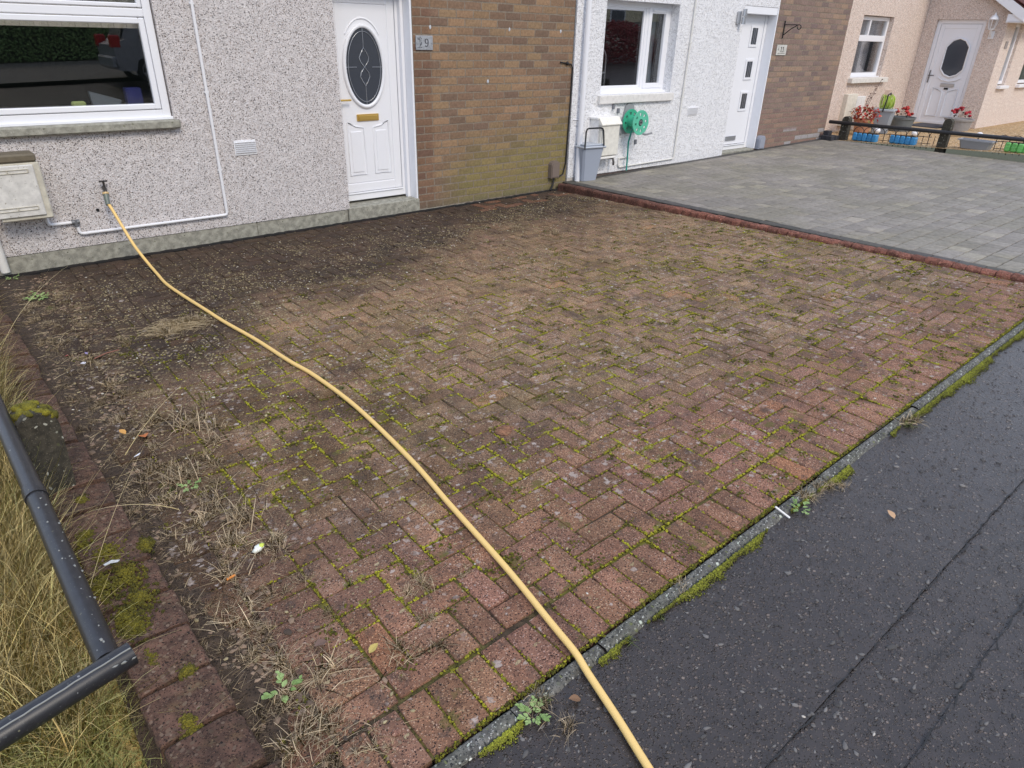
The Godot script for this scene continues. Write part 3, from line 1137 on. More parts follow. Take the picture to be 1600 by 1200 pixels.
func pane(parent: Node, x0: float, x1: float, y0: float, y1: float, z: float, m: Material = null) -> void:
	var g := MB.new()
	g.quad(Vector3(x0, y0, z), Vector3(x1, y0, z), Vector3(x1, y1, z), Vector3(x0, y1, z))
	obj("pane", g, m if m else M.glass, parent)
	if m == null:     # double glazing
		for back in [-0.004, -0.018, -0.022]:
			obj("pane", g, M.glass, parent, Vector3(0, 0, back))


# the back, sides, ceiling and floor of a house with a sloping roof over it
func shell(t: Node3D, x0: float, x1: float, zf: float, floor_y: float, wallm: Material, rise := 0.0) -> void:
	var m := MB.new()
	m.col = lin(150, 145, 136)
	m.box(Vector3(x0, -0.6, -8.2), Vector3(x1, 5.2 + rise, -8.0))
	m.box(Vector3(x0, -0.6, -7.998), Vector3(x0 + 0.1, 5.2 + rise, zf - 0.31))
	m.box(Vector3(x1 - 0.1, -0.6, -7.998), Vector3(x1, 5.2 + rise, zf - 0.31))
	obj("rear_wall", m, M.render, t)
	var f := MB.new()
	f.col = lin(74, 70, 66)
	f.box(Vector3(x0 + 0.105, floor_y - 0.2, -7.995), Vector3(x1 - 0.105, floor_y, zf - 0.31))
	f.box(Vector3(x0 + 0.105, 2.55 + floor_y, -7.995), Vector3(x1 - 0.105, 2.7 + floor_y, zf - 0.31))
	f.box(Vector3(x0 + 0.105, floor_y, -3.4), Vector3(x1 - 0.105, 2.55 + floor_y, -3.3))
	obj("floor", f, M.render, t)
	var r := MB.new()
	r.col = lin(92, 70, 62)
	var ridge := Vector2(-4.0, 7.6 + rise)
	var eave := Vector2(zf + 0.25, 5.12 + rise)
	var back := Vector2(-8.4, 5.12 + rise)
	for p in [[eave, ridge], [ridge, back]]:
		var a: Vector2 = p[0]
		var b: Vector2 = p[1]
		r.quad(Vector3(x0, a.y, a.x), Vector3(x1, a.y, a.x), Vector3(x1, b.y, b.x), Vector3(x0, b.y, b.x))
		r.quad(Vector3(x0, b.y - 0.12, b.x), Vector3(x1, b.y - 0.12, b.x), Vector3(x1, a.y - 0.12, a.x), Vector3(x0, a.y - 0.12, a.x))
	for x in [x0 + 0.001, x1 - 0.001]:
		r.tri(Vector3(x, eave.y - 0.1, eave.x), Vector3(x, ridge.y - 0.1, ridge.x), Vector3(x, back.y - 0.1, back.x))
	obj("roof", r, M.soil, t)
	var g := MB.new()
	g.col = Color(1, 1, 1)
	g.box(Vector3(x0, eave.y - 0.16, eave.x - 0.02), Vector3(x1, eave.y - 0.01, eave.x + 0.02), 0.005)
	obj("fascia", g, M.white, t)


# bricks one by one in stretcher bond on a recessed bed of mortar
func brick_panel(t: Node3D, x0: float, x1: float, y0: float, y1: float, top: float, z: float, off: float, cf: Callable) -> void:
	var bed := MB.new()
	bed.box(Vector3(x0, -0.5, z - 0.3), Vector3(x1, top, z - 0.0025))
	var panel := obj("brick_panel", bed, M.mortar, t)
	var rest := MB.new()
	var row := 0
	var y := y0
	var n := 0
	while y < top - 0.05:
		var x := x0 + (off if row % 2 == 0 else off - 0.107)
		if x > x0 + 0.02:
			x -= 0.2135
		while x < x1:
			var a := maxf(x + 0.005, x0 + 0.003)
			var b := minf(x + 0.2085, x1 - 0.003)
			if b - a > 0.02:
				var m := MB.new()
				face_brick(m, b - a, 0.0675, 0.012, cf, a, y)
				var at := Vector3(a, y, z + rng.randf_range(-0.0015, 0.0015))
				if y < y1 and n < 298:
					obj("brick", m, M.brick, panel, at)
					n += 1
				else:
					rest.add(m, Transform3D(Basis(), at))
			x += 0.2135
		y += 0.0776
		row += 1
	obj("brick", rest, M.brick, panel).set_meta("kind", "stuff")


func face_brick(m: MB, w: float, h: float, d: float, cf: Callable, wx: float, wy: float) -> void:
	var e := 0.0025
	var nx := 3
	var tone := rng.randf()
	var k := rng.randf()
	var top := []
	for j in 2:
		for i in nx + 1:
			var x := lerpf(e, w - e, float(i) / nx) + rng.randf_range(-0.001, 0.001)
			var y := (e if j == 0 else h - e) + rng.randf_range(-0.0012, 0.0012)
			top.append(m.vert(Vector3(x, y, 0), Vector3(0, 0.04 if j else -0.04, 1), cf.call(wx + x, wy + y, tone, k)))
	for i in nx:
		m.face(top[i], top[i + 1], top[i + nx + 2])
		m.face(top[i], top[i + nx + 2], top[i + nx + 1])
	var loop := []
	for i in nx: loop.append(i)
	loop.append(nx)
	for i in nx + 1: loop.append(nx + 1 + nx - i)
	var low := []
	for q in loop:
		var p: Vector3 = m.v[top[q]]
		var o := Vector3(signf(p.x - w * 0.5) if p.x < 2.0 * e or p.x > w - 2.0 * e else 0.0, signf(p.y - h * 0.5), 0)
		low.append(m.vert(p + o * e + Vector3(0, 0, -d), o + Vector3(0, 0, 0.3), m.c[top[q]]))
	for i in loop.size():
		var i2 := (i + 1) % loop.size()
		m.face(top[loop[i]], low[i], low[i2])
		m.face(top[loop[i]], low[i2], top[loop[i2]])


func vent(t: Node3D, x0: float, x1: float, y0: float, y1: float, z: float, m: Material) -> void:
	var b := MB.new()
	b.box(Vector3(x0, y0, z - 0.02), Vector3(x1, y1, z + 0.004), 0.002)
	var v := obj("vent", b, m, t)
	for i in 6:
		var s := MB.new()
		var y := lerpf(y0 + 0.012, y1 - 0.012, (i + 0.5) / 6.0)
		s.xf = Transform3D(Basis(Vector3.RIGHT, 0.6), Vector3((x0 + x1) / 2, y, z + 0.01))
		s.box(Vector3(-(x1 - x0) / 2 + 0.006, -0.008, -0.002), Vector3((x1 - x0) / 2 - 0.006, 0.008, 0.002))
		obj("slat", s, m, v)


func oval(cx: float, cy: float, rx: float, ry: float, z: float, n := 40, a0 := 0.0, a1 := TAU) -> Array:
	var p := []
	for i in (n if a1 - a0 > 6.2 else n + 1):
		var a := a0 + (a1 - a0) * i / n
		p.append(Vector3(cx + cos(a) * rx, cy + sin(a) * ry, z))
	return p


func text(parent: Node, called: String, s: String, size: float, at: Vector3, m: Material) -> void:
	var t := TextMesh.new()
	var f := SystemFont.new()
	f.font_names = PackedStringArray(["Droid Serif"])
	t.font = f
	t.text = s
	t.font_size = 64
	t.pixel_size = size / 64.0
	t.depth = 0.002
	obj(called, t, m, parent, at)


func house_one() -> void:
	var t := thing("terraced_house", "terraced house with grey speckled pebbledash wall and white door with oval window", "house")
	var win := Rect2(0.27, 1.03, 1.385, 1.2)
	var w := MB.new()
	wall_holes(w, -0.25, 3.168, 0.13, 5.1, 0.0, 0.15, [win])
	wall_holes(w, 3.168, 3.99, 2.13, 5.1, 0.0, 0.15, [])
	obj("wall", w, M.roughcast, t)
	var back := MB.new()
	back.col = lin(120, 112, 104)
	wall_holes(back, -0.25, 3.05, -0.4, 5.1, -0.16, 0.14, [Rect2(0.2, 1.0, 1.5, 1.3)])
	wall_holes(back, 3.992, 6.2, -0.4, 5.1, -0.301, 0.02, [])
	obj("inner_wall", back, M.render, t)
	shell(t, -0.25, 6.2, 0.0, 0.15, M.render)
	# plinth
	var p := MB.new()
	p.box(Vector3(-0.25, -0.5, -0.15), Vector3(2.206, 0.128, -0.006), 0.006)
	p.box(Vector3(2.209, -0.5, -0.15), Vector3(3.148, 0.128, -0.008), 0.006)
	obj("plinth", p, M.concrete, t)
	var st := MB.new()
	st.box(Vector3(3.152, -0.5, -0.3), Vector3(4.0, 0.142, 0.012), 0.008)
	obj("doorstep", st, M.concrete, t)
	var sl := MB.new()
	sl.box(Vector3(0.2, 0.995, -0.06), Vector3(1.685, 1.06, 0.062), 0.01)
	obj("window_sill", sl, M.concrete, t)
	# the window: two lights with a top light over each
	var f := MB.new()
	frame(f, 0.285, 1.645, 1.075, 2.22, -0.025, 0.06, 0.07)
	f.box(Vector3(0.345, 1.80, -0.095), Vector3(1.585, 1.858, -0.022), 0.006)
	frame(f, 0.35, 1.58, 1.14, 1.795, -0.018, 0.042, 0.05, 0.006)
	frame(f, 0.35, 1.58, 1.863, 2.155, -0.018, 0.03, 0.05, 0.006)
	f.box(Vector3(0.27, 1.06, -0.09), Vector3(1.655, 1.082, -0.008), 0.003)
	var fr := obj("window_frame", f, M.white, t)
	pane(fr, 0.392, 1.538, 1.182, 1.753, -0.045)
	pane(fr, 0.38, 1.55, 1.893, 2.125, -0.045)
	# the room's blind and curtain
	var bl := MB.new()
	bl.col = lin(225, 222, 214)
	for i in 30:
		var x := 0.3 + i * 0.045
		bl.quad(Vector3(x, 1.72, -0.32), Vector3(x + 0.045, 1.72, -0.32 + (0.01 if i % 2 else -0.01)), Vector3(x + 0.045, 2.3, -0.32 + (0.01 if i % 2 else -0.01)), Vector3(x, 2.3, -0.32))
	obj("window_blind", bl, M.tint, t)
	# door
	var dz := -0.165
	var df := MB.new()
	frame(df, 3.10, 3.965, 0.165, 2.13, dz, 0.065, 0.07, 0.005)
	df.box(Vector3(3.165, 0.23, dz - 0.06), Vector3(3.9, 0.246, dz + 0.012), 0.004)
	df.box(Vector3(3.967, 0.142, -0.29), Vector3(3.988, 2.13, 0.004), 0.003)
	df.box(Vector3(3.93, 0.142, dz + 0.002), Vector3(3.966, 2.128, dz + 0.05), 0.004)
	obj("door_frame", df, M.white, t)
	var lf := MB.new()
	lf.box(Vector3(3.17, 0.25, dz - 0.055), Vector3(3.894, 2.06, dz - 0.012), 0.003)
	frame(lf, 3.17, 3.894, 0.25, 2.06, dz - 0.004, 0.085, 0.02, 0.004)
	lf.box(Vector3(3.262, 0.342, dz - 0.02), Vector3(3.802, 1.968, dz - 0.006), 0.003)
	var door := obj("door", lf, M.white, t)
	var oc := Vector2(3.532, 1.432)
	var ring := MB.new()
	ring.tube(oval(oc.x, oc.y, 0.213, 0.358, dz - 0.004, 48), 0.021, 8, true)
	ring.tube(oval(oc.x, oc.y + 0.02, 0.242, 0.402, dz - 0.005, 24, 0.72, PI - 0.72), 0.008, 6)
	obj("oval_moulding", ring, M.white, door)
	var og := MB.new()
	var op := oval(oc.x, oc.y, 0.205, 0.35, dz + 0.002, 48)
	for i in op.size():
		og.tri(Vector3(oc.x, oc.y, dz + 0.002), op[i], op[(i + 1) % op.size()])
	obj("pane", og, M.obscure, door)
	var ld := MB.new()
	var lz := dz + 0.005
	ld.tube(oval(oc.x, oc.y, 0.175, 0.312, lz, 40), 0.0028, 5, true)
	for q in [[Vector2(0, 0.17), Vector2(0, 0.345)], [Vector2(0, -0.345), Vector2(0, -0.17)], [Vector2(-0.2, 0), Vector2(-0.085, 0)], [Vector2(0.085, 0), Vector2(0.2, 0)]]:
		ld.tube([Vector3(oc.x + q[0].x, oc.y + q[0].y, lz), Vector3(oc.x + q[1].x, oc.y + q[1].y, lz)], 0.0028, 5)
	for s in [1.0, -1.0]:
		ld.tube([Vector3(oc.x, oc.y + 0.17 * s, lz), Vector3(oc.x - 0.03, oc.y + 0.125 * s, lz), Vector3(oc.x - 0.052, oc.y + 0.085 * s, lz), Vector3(oc.x - 0.042, oc.y + 0.05 * s, lz), Vector3(oc.x, oc.y, lz), Vector3(oc.x + 0.042, oc.y + 0.05 * s, lz), Vector3(oc.x + 0.052, oc.y + 0.085 * s, lz), Vector3(oc.x + 0.03, oc.y + 0.125 * s, lz)], 0.0036, 5, true)
		ld.tube([Vector3(oc.x, oc.y, lz), Vector3(oc.x + 0.04 * s, oc.y + 0.04, lz), Vector3(oc.x + 0.085 * s, oc.y, lz), Vector3(oc.x + 0.04 * s, oc.y - 0.04, lz)], 0.0036, 5, true)
		ld.tube([Vector3(oc.x, oc.y + 0.03 * s, lz), Vector3(oc.x + 0.014, oc.y + 0.08 * s, lz), Vector3(oc.x, oc.y + 0.15 * s, lz), Vector3(oc.x - 0.014, oc.y + 0.08 * s, lz)], 0.003, 5, true)
	obj("leading", ld, M.silver, door)
	for s in [0, 1]:
		var xa := 3.30 if s == 0 else 3.585
		var xb := 3.48 if s == 0 else 3.765
		var hi := 0.935
		var lo := 0.875
		var tl := hi if s == 0 else lo
		var tr := lo if s == 0 else hi
		var pm := MB.new()
		var zz := dz - 0.005
		pm.tube([Vector3(xa, 0.42, zz), Vector3(xb, 0.42, zz), Vector3(xb, tr, zz), Vector3(lerpf(xa, xb, 0.5), (tl + tr) / 2 - 0.012, zz), Vector3(xa, tl, zz)], 0.009, 6, true)
		pm.box(Vector3(xa + 0.028, 0.448, zz - 0.004), Vector3(xb - 0.028, minf(tl, tr) - 0.03, zz + 0.006), 0.006)
		obj("door_panel", pm, M.white, door)
	var lb := MB.new()
	lb.box(Vector3(3.41, 0.94, dz - 0.006), Vector3(3.655, 1.005, dz + 0.008), 0.004)
	lb.box(Vector3(3.425, 0.951, dz + 0.0085), Vector3(3.64, 0.992, dz + 0.016), 0.006)
	obj("letterbox", lb, M.brass, door)
	var hd := MB.new()
	hd.box(Vector3(3.19, 1.05, dz - 0.002), Vector3(3.215, 1.25, dz + 0.008), 0.004)
	hd.tube([Vector3(3.202, 1.143, dz), Vector3(3.202, 1.143, dz + 0.045), Vector3(3.215, 1.143, dz + 0.05), Vector3(3.335, 1.143, dz + 0.05)], 0.009, 8)
	obj("handle", hd, M.brass, door)
	var hall := MB.new()
	hall.col = lin(40, 38, 36)
	hall.box(Vector3(3.06, 0.1, -1.4), Vector3(4.02, 2.4, -1.38))
	obj("hall_wall", hall, M.tint, t)
	# brick panel: buff bricks, green with algae low down on the right
	brick_panel(t, 3.992, 6.196, 0.027, 2.2, 5.1, 0.004, 0.103, func(x: float, y: float, tone: float, k: float) -> Color:
		var c := lin(162, 134, 108)
		if tone < 0.22: c = lin(138, 116, 100)
		elif tone < 0.45: c = lin(150, 124, 104)
		elif tone > 0.82: c = lin(176, 146, 116)
		elif tone > 0.62: c = lin(168, 142, 112)
		if x < 4.2: c = c.lerp(lin(126, 92, 78), 0.6)
		c = c.lerp(lin(152, 127, 104), 0.1)
		c = Color(c.r * 0.87, c.g * 0.83, c.b * 0.79) * (0.92 + 0.16 * k)
		var g := smooth(0.95, 0.15, y - 0.16 * (x - 4.6) + 0.3 * nz.get_noise_2d(x * 120, y * 120)) * smooth(4.15, 4.7, x)
		c = c.lerp(lin(140, 132, 78), 0.7 * g)
		c = c.lerp(lin(112, 110, 92), 0.5 * smooth(0.16, 0.02, y))
		return Color(c.r, c.g, c.b, 1.0))
	var base := MB.new()
	base.box(Vector3(4.003, -0.5, -0.1), Vector3(6.19, 0.018, 0.012), 0.006)
	obj("footing", base, M.concrete, t)
	for q in [[4.20, 1.795], [5.22, 1.80], [5.98, 1.795], [4.93, 1.29]]:
		var fs := MB.new()
		fs.col = lin(196, 200, 206)
		fs.blob(Vector3(q[0], q[1], 0.004), Vector3(0.013, 0.02, 0.004), rng, 0.3, 4, 7)
		obj("filler_spot", fs, M.tint, t)
	# the gap beside the next house
	var gap := MB.new()
	gap.col = lin(40, 38, 38)
	gap.box(Vector3(6.197, -0.3, -0.2), Vector3(6.212, 5.1, -0.01))
	obj("joint", gap, M.tint, t)
	# pipes
	var pp := MB.new()
	pp.tube([Vector3(1.945, 5.0, 0.02), Vector3(1.945, 0.262, 0.02), Vector3(1.94, 0.245, 0.02), Vector3(1.92, 0.238, 0.02), Vector3(0.80, 0.238, 0.02), Vector3(0.78, 0.243, 0.02), Vector3(0.77, 0.262, 0.02), Vector3(0.765, 0.325, 0.02)], 0.0125, 8)
	for y in [0.62, 1.25, 1.9]:
		pp.box(Vector3(1.928, y, 0.0), Vector3(1.962, y + 0.018, 0.026), 0.002)
	pp.tube([Vector3(0.765, 0.335, 0.02), Vector3(0.60, 0.335, 0.02), Vector3(0.585, 0.342, 0.02), Vector3(0.58, 0.36, 0.02), Vector3(0.58, 0.45, 0.02)], 0.0125, 8)
	var pipe := obj("gas_pipe", pp, M.paint, t)
	var fit := MB.new()
	fit.tube([Vector3(0.735, 0.335, 0.02), Vector3(0.79, 0.335, 0.02)], 0.019, 8)
	fit.tube([Vector3(0.765, 0.30, 0.022), Vector3(0.765, 0.35, 0.022)], 0.017, 8)
	obj("pipe_fitting", fit, plain(s255(120, 122, 126), 0.5, 0.4), pipe)
	vent(t, 2.105, 2.30, 0.735, 0.86, 0.004, M.paint)
	var dp := MB.new()
	dp.tube([Vector3(0.215, 5.0, 0.05), Vector3(0.215, 0.03, 0.05)], 0.03, 12)
	obj("downpipe", dp, M.offwhite, t)
	var hole := MB.new()
	hole.tube([Vector3(0.94, 0.405, -0.01), Vector3(0.94, 0.405, 0.006)], 0.013, 8)
	obj("pipe_hole", hole, M.dark, t)
	# dark strip of soil and tar between plinth and paving
	var dk := MB.new()
	dk.col = lin(40, 38, 38)
	for i in 60:
		var xa := -0.1 + i * 0.102
		dk.col = lin(40, 38, 38) * rng.randf_range(0.8, 1.3)
		dk.blob(Vector3(xa + 0.05, drive_y(xa, 0.03) - 0.004, 0.026), Vector3(0.09, 0.014, 0.035), rng, 0.15, 4, 8)
	var o := obj("tar_fillet", dk, M.soil, t)


func house_two() -> void:
	var t := thing("terraced_house", "white painted roughcast terraced house with white door of three small square windows", "house")
	var win := Rect2(6.70, 1.10, 1.375, 1.05)
	var w := MB.new()
	wall_holes(w, 6.213, 9.535, 0.14, 5.1, 0.018, 0.155, [win])
	wall_holes(w, 9.535, 10.425, 2.2, 5.1, 0.018, 0.155, [])
	obj("wall", w, M.whitecast, t)
	var back := MB.new()
	wall_holes(back, 6.213, 9.44, -0.3, 5.1, -0.15, 0.15, [Rect2(6.62, 1.05, 1.53, 1.2)])
	wall_holes(back, 10.427, 12.66, -0.3, 5.1, -0.301, 0.02, [])
	obj("inner_wall", back, M.render, t)
	shell(t, 6.213, 12.66, 0.0, 0.2, M.render, 0.05)
	var p := MB.new()
	p.col = lin(110, 96, 92)
	p.box(Vector3(6.72, -0.3, -0.14), Vector3(9.53, 0.139, 0.004), 0.004)
	obj("plinth", p, M.render, t)
	var p2 := MB.new()
	p2.col = lin(205, 200, 196)
	p2.box(Vector3(6.214, -0.3, -0.14), Vector3(6.718, 0.139, 0.012), 0.004)
	obj("plinth", p2, M.render, t)
	var st := MB.new()
	st.box(Vector3(9.537, -0.3, -0.3), Vector3(10.424, 0.196, 0.012), 0.006)
	obj("doorstep", st, M.concrete, t)
	var sl := MB.new()
	sl.col = lin(236, 234, 232)
	sl.box(Vector3(6.66, 1.0, -0.06), Vector3(8.115, 1.098, 0.065), 0.006)
	obj("window_sill", sl, M.render, t)
	var fz := -0.12
	var f := MB.new()
	frame(f, 6.69, 8.085, 1.10, 2.15, fz, 0.062, 0.07)
	f.box(Vector3(7.585, 1.162, fz - 0.07), Vector3(7.645, 2.088, fz), 0.004)
	frame(f, 7.635, 8.03, 1.152, 2.098, fz + 0.012, 0.062, 0.05, 0.006)
	f.box(Vector3(7.70, 2.055, fz + 0.0125), Vector3(7.96, 2.082, fz + 0.026), 0.005)
	frame(f, 6.75, 7.585, 1.16, 2.09, fz - 0.006, 0.035, 0.03, 0.004)
	f.box(Vector3(6.69, 1.098, fz + 0.001), Vector3(8.085, 1.122, fz + 0.05), 0.004)
	var fr := obj("window_frame", f, M.white, t)
	pane(fr, 6.785, 7.55, 1.195, 2.055, fz - 0.022)
	pane(fr, 7.695, 7.97, 1.212, 2.04, fz - 0.02)
	var dz := -0.125
	var df := MB.new()
	frame(df, 9.40, 10.40, 0.198, 2.19, dz, 0.062, 0.07)
	df.box(Vector3(10.402, 0.198, -0.29), Vector3(10.424, 2.198, 0.022), 0.003)
	df.box(Vector3(9.462, 0.26, dz + 0.001), Vector3(10.336, 0.275, dz + 0.02), 0.003)
	df.box(Vector3(9.537, 2.1, -0.11), Vector3(10.40, 2.198, 0.014), 0.004)
	obj("door_frame", df, M.white, t)
	var lf := MB.new()
	lf.box(Vector3(9.466, 0.277, dz - 0.06), Vector3(10.332, 2.126, dz - 0.008), 0.004)
	var door := obj("door", lf, M.white, t)
	for y in [0.91, 1.36, 1.815]:
		var sq := MB.new()
		frame(sq, 10.0, 10.215, y - 0.145, y + 0.145, dz + 0.006, 0.035, 0.014, 0.004)
		var s := obj("door_window", sq, M.white, door)
		pane(s, 10.035, 10.18, y - 0.11, y + 0.11, dz - 0.002, M.obscure)
		var br := MB.new()
		br.box(Vector3(10.085, y - 0.109, dz - 0.001), Vector3(10.092, y + 0.109, dz + 0.004))
		br.box(Vector3(10.123, y - 0.109, dz - 0.001), Vector3(10.130, y + 0.109, dz + 0.004))
		obj("bar", br, M.silver, s)
	var lb := MB.new()
	lb.box(Vector3(9.78, 0.335, dz - 0.006), Vector3(10.05, 0.405, dz + 0.008), 0.004)
	obj("letterbox", lb, M.silver, door)
	var hall := MB.new()
	hall.col = lin(40, 38, 36)
	hall.box(Vector3(9.4, 0.1, -1.4), Vector3(10.5, 2.4, -1.38))
	obj("hall_wall", hall, M.tint, t)
	brick_panel(t, 10.428, 12.655, 0.17, 2.45, 5.1, 0.004, 0.06, func(x: float, y: float, tone: float, k: float) -> Color:
		var c := lin(162, 142, 130)
		if tone < 0.2: c = lin(140, 124, 120)
		elif tone < 0.45: c = lin(154, 134, 124)
		elif tone > 0.85: c = lin(182, 158, 134)
		elif tone > 0.65: c = lin(170, 148, 132)
		c = c.lerp(lin(156, 136, 124), 0.2)
		c = Color(c.r * 0.88, c.g * 0.83, c.b * 0.82) * (0.93 + 0.14 * k)
		if y < 0.75: c = c.lerp(lin(150, 118, 108), 0.5)
		if y < 0.62 and x > 11.2 and fposmod(tone * 37.0, 1.0) < 0.42 * smooth(0.15, 0.5, 0.75 - y + 0.1 * (x - 12.0)): c = lin(178, 172, 172)
		return Color(c.r, c.g, c.b, 1.0))
	var base := MB.new()
	base.box(Vector3(10.43, -0.3, -0.1), Vector3(12.65, 0.168, 0.010), 0.004)
	obj("footing", base, M.concrete, t)
	var dp := MB.new()
	dp.tube([Vector3(6.345, 5.0, 0.075), Vector3(6.335, 0.10, 0.075)], 0.034, 12)
	for y in [0.83, 2.3]:
		dp.box(Vector3(6.26, y, 0.016), Vector3(6.42, y + 0.012, 0.03), 0.002)
	obj("downpipe", dp, M.white, t)
	var pp := MB.new()
	pp.tube([Vector3(8.385, 5.0, 0.036), Vector3(8.36, 1.7, 0.036), Vector3(8.32, 0.5, 0.036), Vector3(8.315, 0.235, 0.036), Vector3(8.29, 0.215, 0.036), Vector3(7.16, 0.195, 0.036), Vector3(7.14, 0.22, 0.036), Vector3(7.14, 0.31, 0.036), Vector3(7.32, 0.315, 0.036)], 0.011, 8)
	for y in [0.52, 1.02, 1.7]:
		pp.box(Vector3(lerpf(8.30, 8.35, y / 1.7), y, 0.018), Vector3(lerpf(8.335, 8.385, y / 1.7), y + 0.02, 0.05), 0.002)
	obj("gas_pipe", pp, M.offwhite, t)
	vent(t, 8.52, 8.74, 0.78, 0.895, 0.024, M.paint)


func house_three() -> void:
	var t := thing("terraced_house", "peach pebbledash house with projecting wing, white panelled door and red tiled porch eave", "house")
	var zf := -0.45
	var X := 16.8
	var win := Rect2(14.09, 1.165, 1.27, 1.07)
	var w := MB.new()
	wall_holes(w, 12.662, X - 0.002, 0.0, 5.1, zf, 0.3, [win])
	obj("wall", w, M.creamcast, t)
	# the side wall of the wing, with the door: built facing +z then turned to face -x
	var wing := Transform3D(Basis(Vector3(0, 0, 1), Vector3.UP, Vector3(-1, 0, 0)), Vector3(X, 0, 0))
	var s := MB.new()
	s.xf = wing
	wall_holes(s, zf + 0.002, 1.08, 0.0, 2.6, 0.0, 0.3, [Rect2(-0.215, 0.16, 0.925, 2.08)])
	obj("wing_wall", s, M.creamcast, t)
	var fw := MB.new()
	wall_holes(fw, X + 0.001, 24.0, 0.0, 2.45, 1.082, 0.3, [Rect2(17.30, 1.06, 0.42, 1.13), Rect2(18.5, 1.06, 1.2, 1.13)])
	obj("wing_front", fw, M.pinkcast, t)
	var sh := MB.new()
	sh.col = lin(150, 145, 136)
	sh.box(Vector3(X + 0.31, -0.3, -8.2), Vector3(24, 5.1, -8.0))
	sh.box(Vector3(23.9, -0.3, -7.99), Vector3(24, 2.45, 0.77))
	sh.box(Vector3(X + 0.31, 2.62, -7.98), Vector3(23.89, 2.72, 0.76))
	sh.box(Vector3(12.67, 2.7, -7.98), Vector3(X - 0.01, 2.82, zf - 0.31))
	sh.box(Vector3(12.67, 0.0, -3.4), Vector3(X + 0.2, 2.69, -3.3))
	sh.box(Vector3(X + 0.302, 0.0, -2.2), Vector3(23.89, 2.61, -2.1))
	obj("inner_wall", sh, M.render, t)
	var fl := MB.new()
	fl.col = lin(110, 100, 92)
	fl.box(Vector3(12.67, 0.0, -3.29), Vector3(X - 0.01, 0.24, zf - 0.31))
	fl.box(Vector3(X + 0.31, 0.0, -2.09), Vector3(23.88, 0.24, 0.76))
	obj("floor", fl, M.render, t)
	# roof over the wing, dipping towards the street
	var r := MB.new()
	r.col = lin(112, 66, 60)
	var e := Vector2(1.38, 2.40)
	var q := Vector2(-0.44, 3.55)
	r.quad(Vector3(X - 0.16, e.y, e.x), Vector3(24.2, e.y, e.x), Vector3(24.2, q.y, q.x), Vector3(X - 0.16, q.y, q.x))
	r.quad(Vector3(X - 0.16, q.y - 0.06, q.x), Vector3(24.2, q.y - 0.06, q.x), Vector3(24.2, e.y - 0.06, e.x), Vector3(X - 0.16, e.y - 0.06, e.x))
	r.quad(Vector3(X - 0.16, e.y - 0.06, e.x), Vector3(24.2, e.y - 0.06, e.x), Vector3(24.2, e.y, e.x), Vector3(X - 0.16, e.y, e.x))
	r.quad(Vector3(X - 0.16, q.y - 0.06, q.x), Vector3(X - 0.16, e.y - 0.06, e.x), Vector3(X - 0.16, e.y, e.x), Vector3(X - 0.16, q.y, q.x))
	var up := MB.new()
	up.box(Vector3(X, 2.61, zf - 0.298), Vector3(24, 5.1, zf - 0.001))
	obj("upper_wall", up, M.creamcast, t)
	var roof := obj("roof", r, M.soil, t)
	for i in 6:
		for j in 5:
			var tl := MB.new()
			tl.col = lin(104, 62, 58) * rng.randf_range(0.85, 1.2)
			tl.box(Vector3(-0.14, 0.0, -0.17), Vector3(0.14, 0.022, 0.17), 0.006)
			var tt := obj("roof_tile", tl, M.soil, roof)
			var fx := (j + 0.42) / 5.0
			tt.transform = Transform3D(Basis(Vector3.RIGHT, atan2(q.y - e.y, e.x - q.x) - 0.05), Vector3(X - 0.01 + i * 0.3, lerpf(e.y, q.y, fx * 0.92) + 0.014, lerpf(e.x, q.x, fx * 0.92)))
	var bg := MB.new()
	var sl := Vector3(0, q.y - e.y, q.x - e.x)
	bg.quad(Vector3(X - 0.19, e.y - 0.2, e.x), Vector3(X - 0.19, e.y - 0.02, e.x), Vector3(X - 0.19, q.y - 0.02, q.x), Vector3(X - 0.19, q.y - 0.2, q.x))
	bg.quad(Vector3(X - 0.165, q.y - 0.2, q.x), Vector3(X - 0.165, q.y - 0.02, q.x), Vector3(X - 0.165, e.y - 0.02, e.x), Vector3(X - 0.165, e.y - 0.2, e.x))
	bg.quad(Vector3(X - 0.19, e.y - 0.2, e.x), Vector3(X - 0.19, q.y - 0.2, q.x), Vector3(X - 0.165, q.y - 0.2, q.x), Vector3(X - 0.165, e.y - 0.2, e.x))
	bg.quad(Vector3(X - 0.19, e.y - 0.2, e.x), Vector3(X - 0.165, e.y - 0.2, e.x), Vector3(X - 0.165, e.y - 0.02, e.x), Vector3(X - 0.19, e.y - 0.02, e.x))
	obj("bargeboard", bg, M.white, t)
	var fa := MB.new()
	fa.box(Vector3(X - 0.164, e.y - 0.2, e.x - 0.02), Vector3(24.2, e.y - 0.064, e.x + 0.015), 0.004)
	fa.box(Vector3(X - 0.16, e.y - 0.215, 1.084), Vector3(24.2, e.y - 0.205, e.x + 0.01), 0.002)
	fa.tube([Vector3(X - 0.16, e.y - 0.03, e.x + 0.06), Vector3(24.2, e.y - 0.03, e.x + 0.06)], 0.05, 10)
	obj("fascia", fa, M.white, t)
	var so := MB.new()
	so.box(Vector3(X - 0.162, e.y - 0.2, 1.086), Vector3(24.2, e.y - 0.07, e.x - 0.022))
	obj("soffit", so, M.white, t)
	# window in the main wall
	var f := MB.new()
	var fz := zf - 0.08
	frame(f, 14.10, 15.35, 1.185, 2.225, fz, 0.065, 0.07)
	f.box(Vector3(14.165, 1.80, fz - 0.065), Vector3(15.285, 1.905, fz + 0.004), 0.005)
	f.box(Vector3(14.56, 1.905, fz - 0.065), Vector3(14.61, 2.16, fz + 0.002), 0.004)
